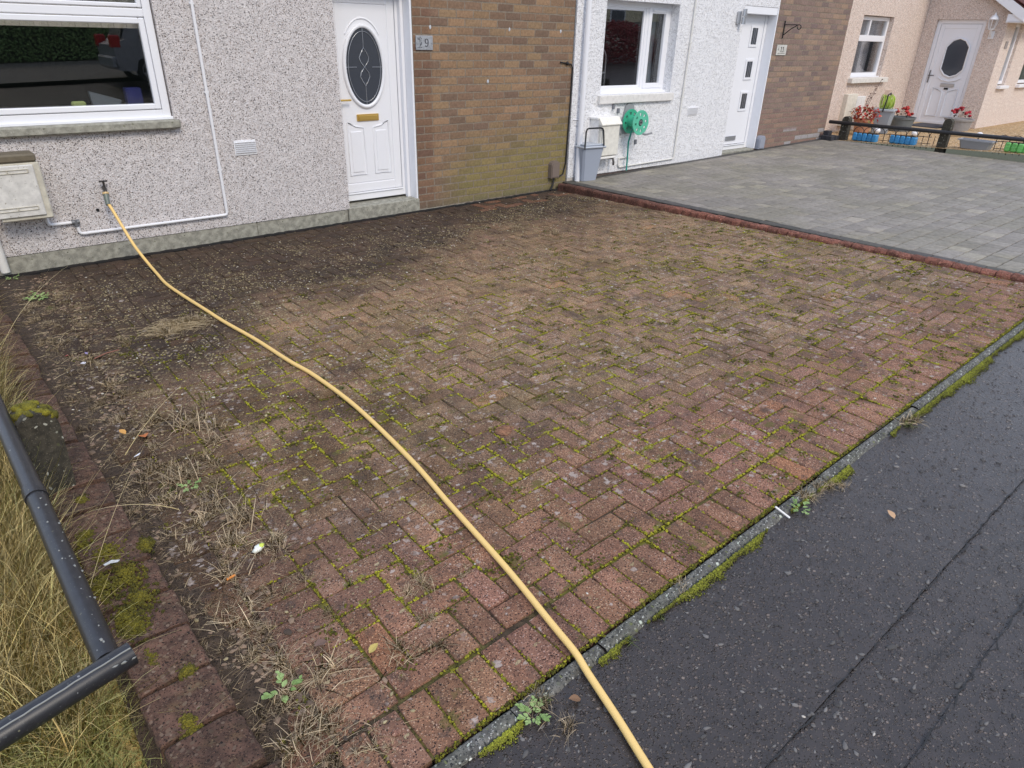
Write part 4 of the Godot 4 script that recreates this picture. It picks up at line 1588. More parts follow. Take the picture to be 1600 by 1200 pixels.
	f.box(Vector3(14.09, 1.166, fz + 0.001), Vector3(15.36, 1.186, fz + 0.06), 0.003)
	var fr := obj("window_frame", f, M.white, t)
	pane(fr, 14.165, 15.285, 1.25, 1.80, fz - 0.03)
	pane(fr, 14.165, 14.56, 1.905, 2.16, fz - 0.03)
	pane(fr, 14.61, 15.285, 1.905, 2.16, fz - 0.03)
	var cu := MB.new()
	cu.col = lin(214, 214, 220)
	for a in [[14.05, 14.5], [15.05, 15.4]]:
		for i in 12:
			var x0 := lerpf(a[0], a[1], i / 12.0)
			var x1 := lerpf(a[0], a[1], (i + 1) / 12.0)
			cu.quad(Vector3(x0, 1.1, zf - 0.38 + 0.015 * sin(i * 1.9)), Vector3(x1, 1.1, zf - 0.38 + 0.015 * sin((i + 1) * 1.9)), Vector3(x1, 2.3, zf - 0.38 + 0.015 * sin((i + 1) * 1.9)), Vector3(x0, 2.3, zf - 0.38 + 0.015 * sin(i * 1.9)))
	obj("curtain", cu, M.tint, t)
	var bl := MB.new()
	bl.col = lin(176, 178, 180)
	for i in 9:
		bl.box(Vector3(14.1, 1.88 + i * 0.035, zf - 0.345), Vector3(15.35, 1.905 + i * 0.035, zf - 0.34))
	obj("window_blind", bl, M.tint, t)
	var sl2 := MB.new()
	sl2.col = lin(236, 234, 230)
	sl2.box(Vector3(14.03, 1.075, zf - 0.1), Vector3(15.56, 1.163, zf + 0.09), 0.005)
	obj("window_sill", sl2, M.render, t)
	# windows of the wing
	var f2 := MB.new()
	frame(f2, 17.30, 17.72, 1.08, 2.19, 1.03, 0.06, 0.07)
	f2.box(Vector3(17.29, 1.0, 0.95), Vector3(17.80, 1.058, 1.16), 0.005)
	var fr2 := obj("window_frame", f2, M.white, t)
	pane(fr2, 17.36, 17.66, 1.14, 2.13, 1.0)
	var f3 := MB.new()
	frame(f3, 18.50, 19.70, 1.08, 2.19, 1.03, 0.06, 0.07)
	f3.box(Vector3(18.44, 1.0, 0.95), Vector3(19.8, 1.058, 1.16), 0.005)
	var fr3 := obj("window_frame", f3, M.white, t)
	pane(fr3, 18.56, 19.64, 1.14, 2.13, 1.0)
	var cu2 := MB.new()
	cu2.col = lin(214, 190, 120)
	cu2.box(Vector3(17.45, 1.5, 0.70), Vector3(17.75, 2.3, 0.71))
	obj("curtain", cu2, M.tint, t)
	# the door in the side wall
	var dm := MB.new()
	dm.xf = wing
	var dz := -0.06
	frame(dm, -0.215, 0.71, 0.16, 2.24, dz, 0.075, 0.08)
	obj("door_frame", dm, M.white, t)
	var lf := MB.new()
	lf.xf = wing
	lf.box(Vector3(-0.135, 0.24, dz - 0.06), Vector3(0.63, 2.16, dz - 0.014), 0.004)
	frame(lf, -0.135, 0.63, 0.24, 2.16, dz - 0.005, 0.08, 0.02, 0.004)
	var door := obj("door", lf, M.white, t)
	var gl := MB.new()
	gl.xf = wing
	var oct := [Vector2(0.10, 1.34), Vector2(0.19, 1.24), Vector2(0.30, 1.20), Vector2(0.41, 1.24), Vector2(0.50, 1.34), Vector2(0.50, 1.74), Vector2(0.41, 1.85), Vector2(0.30, 1.89), Vector2(0.19, 1.85), Vector2(0.10, 1.74)]
	var gp := []
	for a in oct:
		gp.append(Vector3(a.x, a.y, dz + 0.002))
	for i in gp.size():
		gl.tri(Vector3(0.3, 1.55, dz + 0.002), gp[i], gp[(i + 1) % gp.size()])
	obj("pane", gl, M.obscure, door)
	var mo := MB.new()
	mo.xf = wing
	var rim := []
	for a in oct:
		rim.append(Vector3(0.3 + (a.x - 0.3) * 1.08, 1.55 + (a.y - 1.55) * 1.05, dz))
	mo.tube(rim, 0.018, 6, true)
	mo.tube([Vector3(0.08, 1.17, dz), Vector3(0.18, 1.12, dz), Vector3(0.30, 1.10, dz), Vector3(0.42, 1.12, dz), Vector3(0.52, 1.17, dz)], 0.01, 6)
	obj("glass_moulding", mo, M.white, door)
	for s2 in [0, 1]:
		var pm := MB.new()
		pm.xf = wing
		var xa := 0.04 if s2 == 0 else 0.33
		var xb := 0.24 if s2 == 0 else 0.53
		var tl2 := 0.97 if s2 == 0 else 0.90
		var tr2 := 0.90 if s2 == 0 else 0.97
		pm.tube([Vector3(xa, 0.42, dz - 0.005), Vector3(xb, 0.42, dz - 0.005), Vector3(xb, tr2, dz - 0.005), Vector3(xa, tl2, dz - 0.005)], 0.011, 6, true)
		obj("door_panel", pm, M.white, door)
	var lb := MB.new()
	lb.xf = wing
	lb.box(Vector3(0.17, 1.0, dz - 0.002), Vector3(0.44, 1.065, dz + 0.012), 0.004)
	obj("letterbox", lb, M.silver, door)
	var np := MB.new()
	np.xf = wing
	np.box(Vector3(0.26, 0.945, dz - 0.002), Vector3(0.34, 0.98, dz + 0.006), 0.002)
	obj("name_plate", np, M.rubber, door)
	var hd := MB.new()
	hd.xf = wing
	hd.box(Vector3(-0.112, 1.06, dz - 0.004), Vector3(-0.085, 1.30, dz + 0.008), 0.004)
	hd.tube([Vector3(-0.098, 1.2, dz), Vector3(-0.098, 1.2, dz + 0.05), Vector3(0.01, 1.2, dz + 0.055)], 0.01, 8)
	obj("handle", hd, plain(s255(120, 120, 124), 0.35, 0.7), door)
	var hall := MB.new()
	hall.col = lin(60, 58, 56)
	hall.box(Vector3(17.6, 0.1, -0.8), Vector3(17.62, 2.5, 0.75))
	obj("hall_wall", hall, M.tint, t)
	vent(t, 15.75, 15.98, 0.82, 0.93, zf + 0.004, plain(s255(226, 208, 194), 0.8))
	var vp := MB.new()
	vp.box(Vector3(17.0, 1.735, 1.083), Vector3(17.13, 1.87, 1.095), 0.003)
	obj("house_plate", vp, plain(s255(150, 142, 138), 0.6), t)


# what stands across the street: seen only in the windows
func far_side() -> void:
	var rd := MB.new()
	grid_sheet(rd, -30, 60, 7.95, 14.6, 3.0, func(x, z): return street(x) - 0.1 + (z - 7.95) * 0.055, func(_x, _z): return Color(1, 1, 1))
	rd.col = Color(1, 1, 1)
	struct("road", rd, M.asphalt)
	var kb := MB.new()
	grid_sheet(kb, -30, 60, 7.76, 7.94, 3.0, func(x, _z): return street(x) - 0.008, func(_x, _z): return Color(1, 1, 1))
	struct("road_kerb", kb, M.kerb)
	var vg := MB.new()
	grid_sheet(vg, -30, 60, 14.62, 40.0, 3.0, func(x, z): return street(x) + 0.36 + (z - 14.6) * 0.05, func(_x, _z): return lin(150, 146, 138))
	struct("verge", vg, M.soil)
	var hg := thing("hedge", "long dark green clipped hedge across the street", "hedge")
	var lf := MB.new()
	var xfs := []
	lf.col = Color(1, 1, 1)
	lf.blob(Vector3.ZERO, Vector3(0.05, 0.03, 0.05), rng, 0.4, 3, 5)
	var cols := []
	for i in 9000:
		var x := rng.randf_range(-8, 7.0)
		var y := rng.randf() * 1.05
		var front := rng.randf() < 0.7
		xfs.append(Transform3D(Basis(Vector3(rng.randfn(), rng.randfn(), rng.randfn()).normalized(), rng.randf() * TAU), Vector3(x, street(x) + 0.62 + y, 19.0 + (0.0 if front else rng.randf() * 0.6) + rng.randf_range(-0.05, 0.05))))
		cols.append(lin(104, 134, 76).lerp(lin(142, 168, 104), rng.randf()))
	scatter("foliage", lf.mesh(), M.leaf, xfs, cols, hg)
	var core := MB.new()
	core.col = lin(70, 84, 52)
	core.box(Vector3(-8, -0.2, 19.06), Vector3(7, 1.62, 19.6))
	obj("branches", core, M.tint, hg)
	# the purple-leaved bush that shows in the second house's window
	var bush := thing("bush", "dark red leaved round bush across the street", "bush", Vector3(21.6, 0.85, 13.2))
	var bx := []
	var bc := []
	for i in 5000:
		var d := Vector3(rng.randfn(), absf(rng.randfn()) * 0.8, rng.randfn()).normalized()
		bx.append(Transform3D(Basis(Vector3(rng.randfn(), rng.randfn(), rng.randfn()).normalized(), rng.randf() * TAU), Vector3(d.x * 2.6, d.y * 1.5, d.z * 1.1) * rng.randf_range(0.8, 1.0)))
		bc.append(lin(120, 44, 50).lerp(lin(176, 84, 86), rng.randf()))
	scatter("foliage", lf.mesh(), M.leaf, bx, bc, bush)
	# a terrace of cream houses
	var h := thing("terraced_house", "cream terrace across the street under a brown roof", "house")
	var w := MB.new()
	w.col = lin(226, 214, 182)
	w.box(Vector3(-14, 0, 32), Vector3(58, 7.0, 40))
	obj("wall", w, M.render, h)
	var r := MB.new()
	r.col = lin(96, 76, 66)
	r.quad(Vector3(58, 7.0, 31.6), Vector3(-14, 7.0, 31.6), Vector3(-14, 9.4, 36), Vector3(58, 9.4, 36))
	r.quad(Vector3(-14, 7.0, 40.4), Vector3(58, 7.0, 40.4), Vector3(58, 9.4, 36), Vector3(-14, 9.4, 36))
	obj("roof", r, M.soil, h)
	for i in 12:
		for j in 2:
			var x := -11.0 + i * 5.8
			var wn := MB.new()
			wn.box(Vector3(x, 2.4 + j * 2.6, 31.95), Vector3(x + 1.6, 3.6 + j * 2.6, 31.99), 0.01)
			var wo := obj("window", wn, M.white, h)
			var g := MB.new()
			g.quad(Vector3(x + 1.5, 2.5 + j * 2.6, 31.94), Vector3(x + 0.1, 2.5 + j * 2.6, 31.94), Vector3(x + 0.1, 3.5 + j * 2.6, 31.94), Vector3(x + 1.5, 3.5 + j * 2.6, 31.94))
			obj("pane", g, M.obscure, wo)
	car("silver hatchback parked across the street beside the hedge", Vector3(6.1, 0, 14.0), s255(150, 154, 160))
	car("white hatchback parked up the street across from the second house", Vector3(16.4, 0, 13.6), s255(225, 226, 228))


func car(label: String, at: Vector3, paint: Color) -> void:
	at.y = street(at.x) - 0.1 + (at.z - 7.95) * 0.055
	var t := thing("parked_car", label, "car", at, 0.0, "cars across the street")
	var m := plain(paint, 0.25, 0.3)
	m.clearcoat_enabled = true
	var side := PackedVector2Array([Vector2(-2.0, 0.3), Vector2(-1.62, 0.28), Vector2(-1.55, 0.52), Vector2(-1.3, 0.66), Vector2(-1.05, 0.52), Vector2(-0.98, 0.24), Vector2(0.98, 0.24), Vector2(1.05, 0.52), Vector2(1.3, 0.66), Vector2(1.55, 0.52), Vector2(1.62, 0.28), Vector2(2.02, 0.32), Vector2(2.05, 0.62), Vector2(1.9, 0.82), Vector2(1.0, 0.96), Vector2(-1.75, 0.98), Vector2(-2.05, 0.85)])
	var b := MB.new()
	b.prism(side, -0.86, 0.86)
	var body := obj("body", b, m, t)
	var c := MB.new()
	c.prism(PackedVector2Array([Vector2(-1.78, 0.97), Vector2(1.0, 0.955), Vector2(0.35, 1.42), Vector2(-0.3, 1.5), Vector2(-1.3, 1.48), Vector2(-1.62, 1.36)]), -0.74, 0.74)
	obj("cabin", c, m, body)
	for s in [-1.0, 1.0]:
		var g := MB.new()
		g.prism(PackedVector2Array([Vector2(-1.45, 1.0), Vector2(0.8, 0.99), Vector2(0.3, 1.36), Vector2(-0.3, 1.43), Vector2(-1.2, 1.41)]), 0.735 if s > 0 else -0.748, 0.748 if s > 0 else -0.735)
		obj("side_window", g, M.obscure, body)
		var l := MB.new()
		l.box(Vector3(-2.07, 0.78, s * 0.74 - 0.13), Vector3(-1.86, 1.06, s * 0.74 + 0.13), 0.03)
		obj("tail_light", l, plain(s255(190, 30, 28), 0.2), t)
		for x in [-1.3, 1.3]:
			var w := MB.new()
			w.xf = Transform3D(Basis(Vector3.RIGHT, PI / 2), Vector3(x, 0.31, s * 0.76))
			w.lathe([Vector2(0.2, -0.1), Vector2(0.29, -0.1), Vector2(0.31, -0.07), Vector2(0.31, 0.07), Vector2(0.29, 0.1), Vector2(0.2, 0.1)], 20)
			var wh := obj("wheel", w, M.rubber, t)
			var ri := MB.new()
			ri.xf = w.xf
			for k in 5:
				var a := TAU * k / 5
				ri.tube([Vector3(0, 0.0, 0), Vector3(cos(a) * 0.2, 0.0, sin(a) * 0.2)], 0.035, 6)
			ri.lathe([Vector2(0.18, -0.08), Vector2(0.205, -0.08), Vector2(0.205, 0.08), Vector2(0.18, 0.08)], 20)
			obj("rim", ri, M.silver, wh)
	var rw := MB.new()
	rw.quad(Vector3(-1.80, 1.02, -0.62), Vector3(-1.80, 1.02, 0.62), Vector3(-1.655, 1.35, 0.58), Vector3(-1.655, 1.35, -0.58))
	obj("rear_window", rw, M.obscure, body)
	var bm := MB.new()
	bm.box(Vector3(-2.1, 0.34, -0.8), Vector3(-1.98, 0.6, 0.8), 0.04)
	obj("bumper", bm, m, body)


# ---------------------------------------------------------------- fences
func post(m: MB, w: float, h: float) -> void:    # a concrete post with rounded shoulders
	var prof := PackedVector2Array()
	prof.append(Vector2(-w * 0.54, -0.3))
	prof.append(Vector2(w * 0.54, -0.3))
	prof.append(Vector2(w * 0.5, h * 0.82))
	for k in 7:
		var a := PI * k / 6.0
		prof.append(Vector2(cos(a) * w * 0.5, h * 0.84 + sin(a) * h * 0.16))
	prof.append(Vector2(-w * 0.5, h * 0.82))
	m.prism(prof, -w * 0.42, w * 0.42)


func make_fences() -> void:
	var t := thing("rail_fence", "low black tube rail fence with mossy concrete post beside the long straw grass", "fence")
	var rr := 0.029
	var ra := MB.new()
	ra.col = Color(1, 1, 1)
	var far := Vector3(-0.16, 0.36, 0.5)
	ra.tube([far, Vector3(-0.063, 0.40, 3.40), Vector3(-0.036, 0.405, 4.04)], rr, 16)
	ra.tube([Vector3(-0.0365, 0.405, 4.03), Vector3(-0.034, 0.405, 4.09)], rr + 0.004, 16)
	ra.tube([Vector3(-0.0345, 0.405, 4.08), Vector3(-0.002, 0.41, 4.92)], rr, 16)
	obj("rail", ra, M.rail, t)
	var rb := MB.new()
	rb.tube([Vector3(0.048, 0.418, 4.935), Vector3(-0.5, 0.395, 5.035), Vector3(-2.4, 0.35, 5.12)], rr, 16)
	obj("rail", rb, M.rail, t)
	var weld := MB.new()
	weld.col = lin(138, 138, 132)
	var line := []
	for i in 30:
		line.append(Vector3(0.047 - i * 0.02, 0.4182 - i * 0.00084 + 0.0268 + rng.randf_range(-0.0006, 0.0006), 4.9352 + i * 0.00365 + 0.0105 + rng.randf_range(-0.0012, 0.0012)))
	weld.tube(line, 0.0022, 5)
	for i in 22:
		var k := rng.randf()
		var p := Vector3(-0.034, 0.405, 4.10).lerp(Vector3(-0.003, 0.41, 4.9), k)
		var a := rng.randf_range(0.2, 1.9)
		weld.blob(p + Vector3(cos(a), sin(a), 0) * (rr - 0.0005), Vector3(0.003, 0.003, 0.004) * rng.randf_range(0.5, 1.5), rng, 0.4, 3, 5)
	for i in 6:
		weld.blob(Vector3(0.046, 0.418, 4.935) + Vector3(-0.02 * i, 0.012, 0.031), Vector3(0.006, 0.003, 0.002) * rng.randf_range(0.4, 1.4), rng, 0.4, 3, 5)
	obj("bare_metal_patch", weld, M.tint, t).set_meta("kind", "stuff")
	var p1 := MB.new()
	post(p1, 0.145, 0.43)
	var po := obj("post", p1, M.postc, t, Vector3(0.012, -0.01, 3.44))
	po.rotation = Vector3(0.0, 0.12, -0.05)
	var ms := MB.new()
	for i in 60:
		var a := rng.randf_range(0.25, PI - 0.25)
		var c := lin(104, 98, 34).lerp(lin(152, 142, 46), rng.randf())
		ms.col = c
		ms.blob(Vector3(cos(a) * 0.07, 0.43 * 0.84 + sin(a) * 0.43 * 0.16 - 0.003, rng.randf_range(-0.055, 0.055)), Vector3(0.018, 0.013, 0.018) * rng.randf_range(0.6, 1.2), rng, 0.3, 4, 7)
	obj("moss_cap", ms, M.moss, po)
	var t2 := thing("rail_fence", "low black tube rail on weathered posts along the third garden", "fence")
	var rc := MB.new()
	rc.tube([Vector3(12.66, 0.50, 0.06), Vector3(12.64, 0.545, 3.0), Vector3(12.62, 0.60, 5.3)], 0.03, 12)
	obj("rail", rc, M.rail, t2)
	for z in [0.33, 1.97, 3.65, 5.25]:
		var p := MB.new()
		post(p, 0.13, 0.40 if z < 1.0 else 0.44)
		var o := obj("post", p, M.postc, t2, Vector3(12.74, garden_y(12.74, z), z))
		o.rotation = Vector3(0.0, PI / 2 + rng.randf_range(-0.05, 0.05), 0.02)
	# small stack of dark setts at the foot of the first post
	var st := thing("sett_stack", "dark grey setts stacked by the end post at the corner of the brick wall", "paving stones", Vector3(12.5, next_y(12.5, 0.12), 0.12))
	for q in [[0.0, 0.0, 0.0], [0.14, 0.0, 0.02], [0.06, 0.075, 0.0], [-0.02, 0.0, 0.11], [0.13, 0.0, 0.12]]:
		var m := MB.new()
		m.col = lin(66, 66, 72)
		m.box(Vector3(-0.065, 0.0, -0.05), Vector3(0.065, 0.072, 0.05), 0.006)
		obj("sett", m, M.setts, st, Vector3(q[0], q[1], q[2]))


func make_hose() -> void:
	var t := thing("garden_hose", "yellow garden hose running from the wall tap across the drive and kerb", "hose")
	var pts: Array[Vector3] = [Vector3(1.005, 0.475, 0.12), Vector3(1.018, 0.43, 0.155), Vector3(1.05, 0.30, 0.23), Vector3(1.085, 0.16, 0.33), Vector3(1.118, 0.06, 0.50), Vector3(1.125, 0.024, 0.72)]
	for q in [[1.118, 1.008], [1.143, 1.383], [1.172, 1.7], [1.199, 2.015], [1.251, 2.432], [1.284, 2.838], [1.318, 3.125], [1.328, 3.583], [1.29, 4.144], [1.241, 4.519], [1.188, 4.953], [1.14, 5.25], [1.119, 5.38], [1.10, 5.46], [1.06, 5.62], [1.018, 5.764], [0.95, 6.02], [0.85, 6.5], [0.6, 7.2]]:
		var y := drive_y(q[0], q[1]) + 0.017
		if q[1] > 5.36: y = street(q[0]) + 0.018
		if q[1] > 5.45: y = street(q[0]) + 0.010
		if q[1] > 5.55: y = street(q[0]) + 0.006
		pts.append(Vector3(q[0], y, q[1]))
	var fine := []
	for i in pts.size() - 1:
		var a := pts[maxi(i - 1, 0)]
		var d := pts[mini(i + 2, pts.size() - 1)]
		for k in 6:
			fine.append(pts[i].cubic_interpolate(pts[i + 1], a, d, k / 6.0))
	fine.append(pts[pts.size() - 1])
	var h := MB.new()
	h.col = lin(238, 200, 124)
	h.tube(fine, 0.0115, 12)
	obj("hose", h, M.hose, t)
	var c := MB.new()
	c.col = lin(104, 112, 104)
	c.tube([Vector3(1.012, 0.535, 0.085), Vector3(1.008, 0.505, 0.10), Vector3(1.003, 0.462, 0.128)], 0.021, 10, false, 0.018)
	c.col = lin(206, 176, 122)
	c.tube([Vector3(1.0125, 0.55, 0.078), Vector3(1.0122, 0.537, 0.084)], 0.024, 10)
	obj("connector", c, M.gloss, t)
	var tap := thing("outdoor_tap", "dark outdoor tap on the pebbledash where the yellow hose starts", "tap")
	var tm := MB.new()
	tm.col = lin(58, 54, 50)
	tm.tube([Vector3(1.02, 0.575, -0.01), Vector3(1.02, 0.575, 0.06), Vector3(1.016, 0.555, 0.075), Vector3(1.013, 0.545, 0.08)], 0.014, 8)
	tm.tube([Vector3(1.02, 0.575, 0.045), Vector3(1.02, 0.63, 0.05)], 0.009, 8)
	obj("spout", tm, M.gloss, tap)
	var hd := MB.new()
	hd.col = lin(40, 38, 38)
	hd.tube([Vector3(0.99, 0.632, 0.05), Vector3(1.05, 0.632, 0.05)], 0.007, 6)
	obj("handle", hd, M.gloss, tap)


# ---------------------------------------------------------------- things fixed to the first house
func fixtures() -> void:
	var t := thing("meter_box", "weathered grey gas meter box low on the pebbledash below the window", "meter box")
	var b := MB.new()
	b.col = lin(222, 219, 209)
	b.box(Vector3(0.29, 0.425, 0.0), Vector3(0.615, 0.835, 0.185), 0.008)
	obj("housing", b, M.meter, t)
	var l := MB.new()
	l.col = lin(118, 110, 94)
	l.box(Vector3(0.285, 0.838, 0.0), Vector3(0.605, 0.895, 0.195), 0.012)
	obj("lid", l, M.meter, t)
	var d := MB.new()
	d.col = lin(232, 232, 234)
	d.box(Vector3(0.25, 0.455, 0.186), Vector3(0.572, 0.822, 0.202), 0.006)
	var dr := obj("door", d, M.meter, t)
	for y in [0.50, 0.765]:
		var s := MB.new()
		s.col = lin(214, 210, 200)
		frame(s, 0.28, 0.535, y, y + 0.03, 0.209, 0.006, 0.008, 0.002)
		s.box(Vector3(0.40, y + 0.007, 0.203), Vector3(0.41, y + 0.023, 0.209), 0.002)
		obj("slot", s, M.meter, dr)
	# house number
	var p := thing("house_number_plaque", "pale slate plaque with the number 9 and a floral sprig beside the door", "house number")
	var pm := MB.new()
	pm.col = lin(182, 186, 194)
	pm.box(Vector3(4.02, 1.59, 0.006), Vector3(4.22, 1.72, 0.018), 0.004)
	obj("plate", pm, M.setts, p)
	text(p, "numeral", "9", 0.098, Vector3(4.145, 1.655, 0.02), plain(s255(70, 70, 78), 0.5))
	var fl := MB.new()
	fl.col = lin(84, 86, 92)
	for i in 16:
		fl.blob(Vector3(4.065 + rng.randf_range(-0.022, 0.022), 1.655 + rng.randf_range(-0.05, 0.05), 0.0185), Vector3(0.007, 0.005, 0.0015), rng, 0.3, 3, 6)
	fl.tube([Vector3(4.06, 1.605, 0.019), Vector3(4.068, 1.65, 0.019), Vector3(4.062, 1.70, 0.019)], 0.0018, 4)
	obj("sprig", fl, M.tint, p)
	var sc := MB.new()
	for x in [4.035, 4.205]:
		sc.tube([Vector3(x, 1.652, 0.018), Vector3(x, 1.652, 0.022)], 0.007, 8)
	obj("screw", sc, M.silver, p)
	# cable and its cover
	var c := thing("cable_cover", "brown rounded plastic cable cover low on the brick wall by the corner", "cable cover")
	cover(c, Vector3(5.955, 0.175, 0.006), 0.135, 0.20, 0.06, lin(122, 108, 98))
	var cb := thing("cable", "thin black cable running down the corner of the brick wall", "cable")
	var cm := MB.new()
	cm.tube([Vector3(5.99, 1.478, 0.016), Vector3(6.10, 1.465, 0.018), Vector3(6.16, 1.455, 0.02), Vector3(6.188, 1.42, 0.02), Vector3(6.19, 1.1, 0.018), Vector3(6.178, 0.7, 0.018), Vector3(6.168, 0.33, 0.018), Vector3(6.13, 0.2, 0.02), Vector3(6.04, 0.175, 0.03)], 0.008, 6)
	cm.tube([Vector3(5.955, 0.18, 0.035), Vector3(5.95, 0.10, 0.04), Vector3(5.91, 0.06, 0.06), Vector3(5.86, 0.035, 0.09)], 0.011, 6)
	obj("wire", cm, M.rubber, cb)
	var gm := MB.new()
	gm.blob(Vector3(6.10, 1.465, 0.02), Vector3(0.022, 0.022, 0.015), rng, 0.05, 5, 8)
	obj("gland", gm, M.rubber, cb)
	# things on the sill inside the first window
	var k := thing("storage_box", "dark blue box on the inside window sill", "box")
	var km := MB.new()
	km.col = lin(58, 62, 128)
	km.box(Vector3(1.38, 1.15, -0.30), Vector3(1.50, 1.29, -0.2), 0.008)
	obj("box", km, M.gloss, k)
	var k2 := thing("kitchen_caddy", "grey wire caddy leaning on the inside window sill", "caddy")
	var k2m := MB.new()
	k2m.col = lin(120, 128, 136)
	k2m.prism(PackedVector2Array([Vector2(1.13, 1.15), Vector2(1.32, 1.15), Vector2(1.34, 1.2), Vector2(1.12, 1.27)]), -0.28, -0.22)
	obj("body", k2m, M.gloss, k2)
	var k3 := thing("sponge", "pale green sponge on the inside window sill", "sponge")
	var k3m := MB.new()
	k3m.col = lin(190, 208, 130)
	k3m.box(Vector3(0.98, 1.15, -0.26), Vector3(1.08, 1.2, -0.2), 0.012)
	obj("pad", k3m, M.tint, k3)
	var ws := MB.new()
	ws.col = lin(70, 70, 72)
	ws.box(Vector3(0.25, 1.11, -0.55), Vector3(1.68, 1.149, -0.31), 0.005)
	tag(obj("worktop", ws, M.gloss), "dark worktop behind the first window", "worktop")


func cover(t: Node3D, at: Vector3, w: float, h: float, d: float, c: Color) -> void:
	var m := MB.new()
	m.col = c
	var poly := PackedVector2Array([Vector2(-w / 2, 0), Vector2(w / 2, 0), Vector2(w / 2, h - w * 0.3), Vector2(w * 0.42, h - w * 0.12), Vector2(w * 0.25, h), Vector2(-w * 0.25, h), Vector2(-w * 0.42, h - w * 0.12), Vector2(-w / 2, h - w * 0.3)])
	m.prism(poly, 0.0, d)
	var q := PackedVector2Array()
	for p in poly:
		q.append(Vector2(p.x * 0.82, h * 0.5 + (p.y - h * 0.5) * 0.86))
	m.prism(q, d, d + 0.008)
	obj("casing", m, M.tint, t, at)


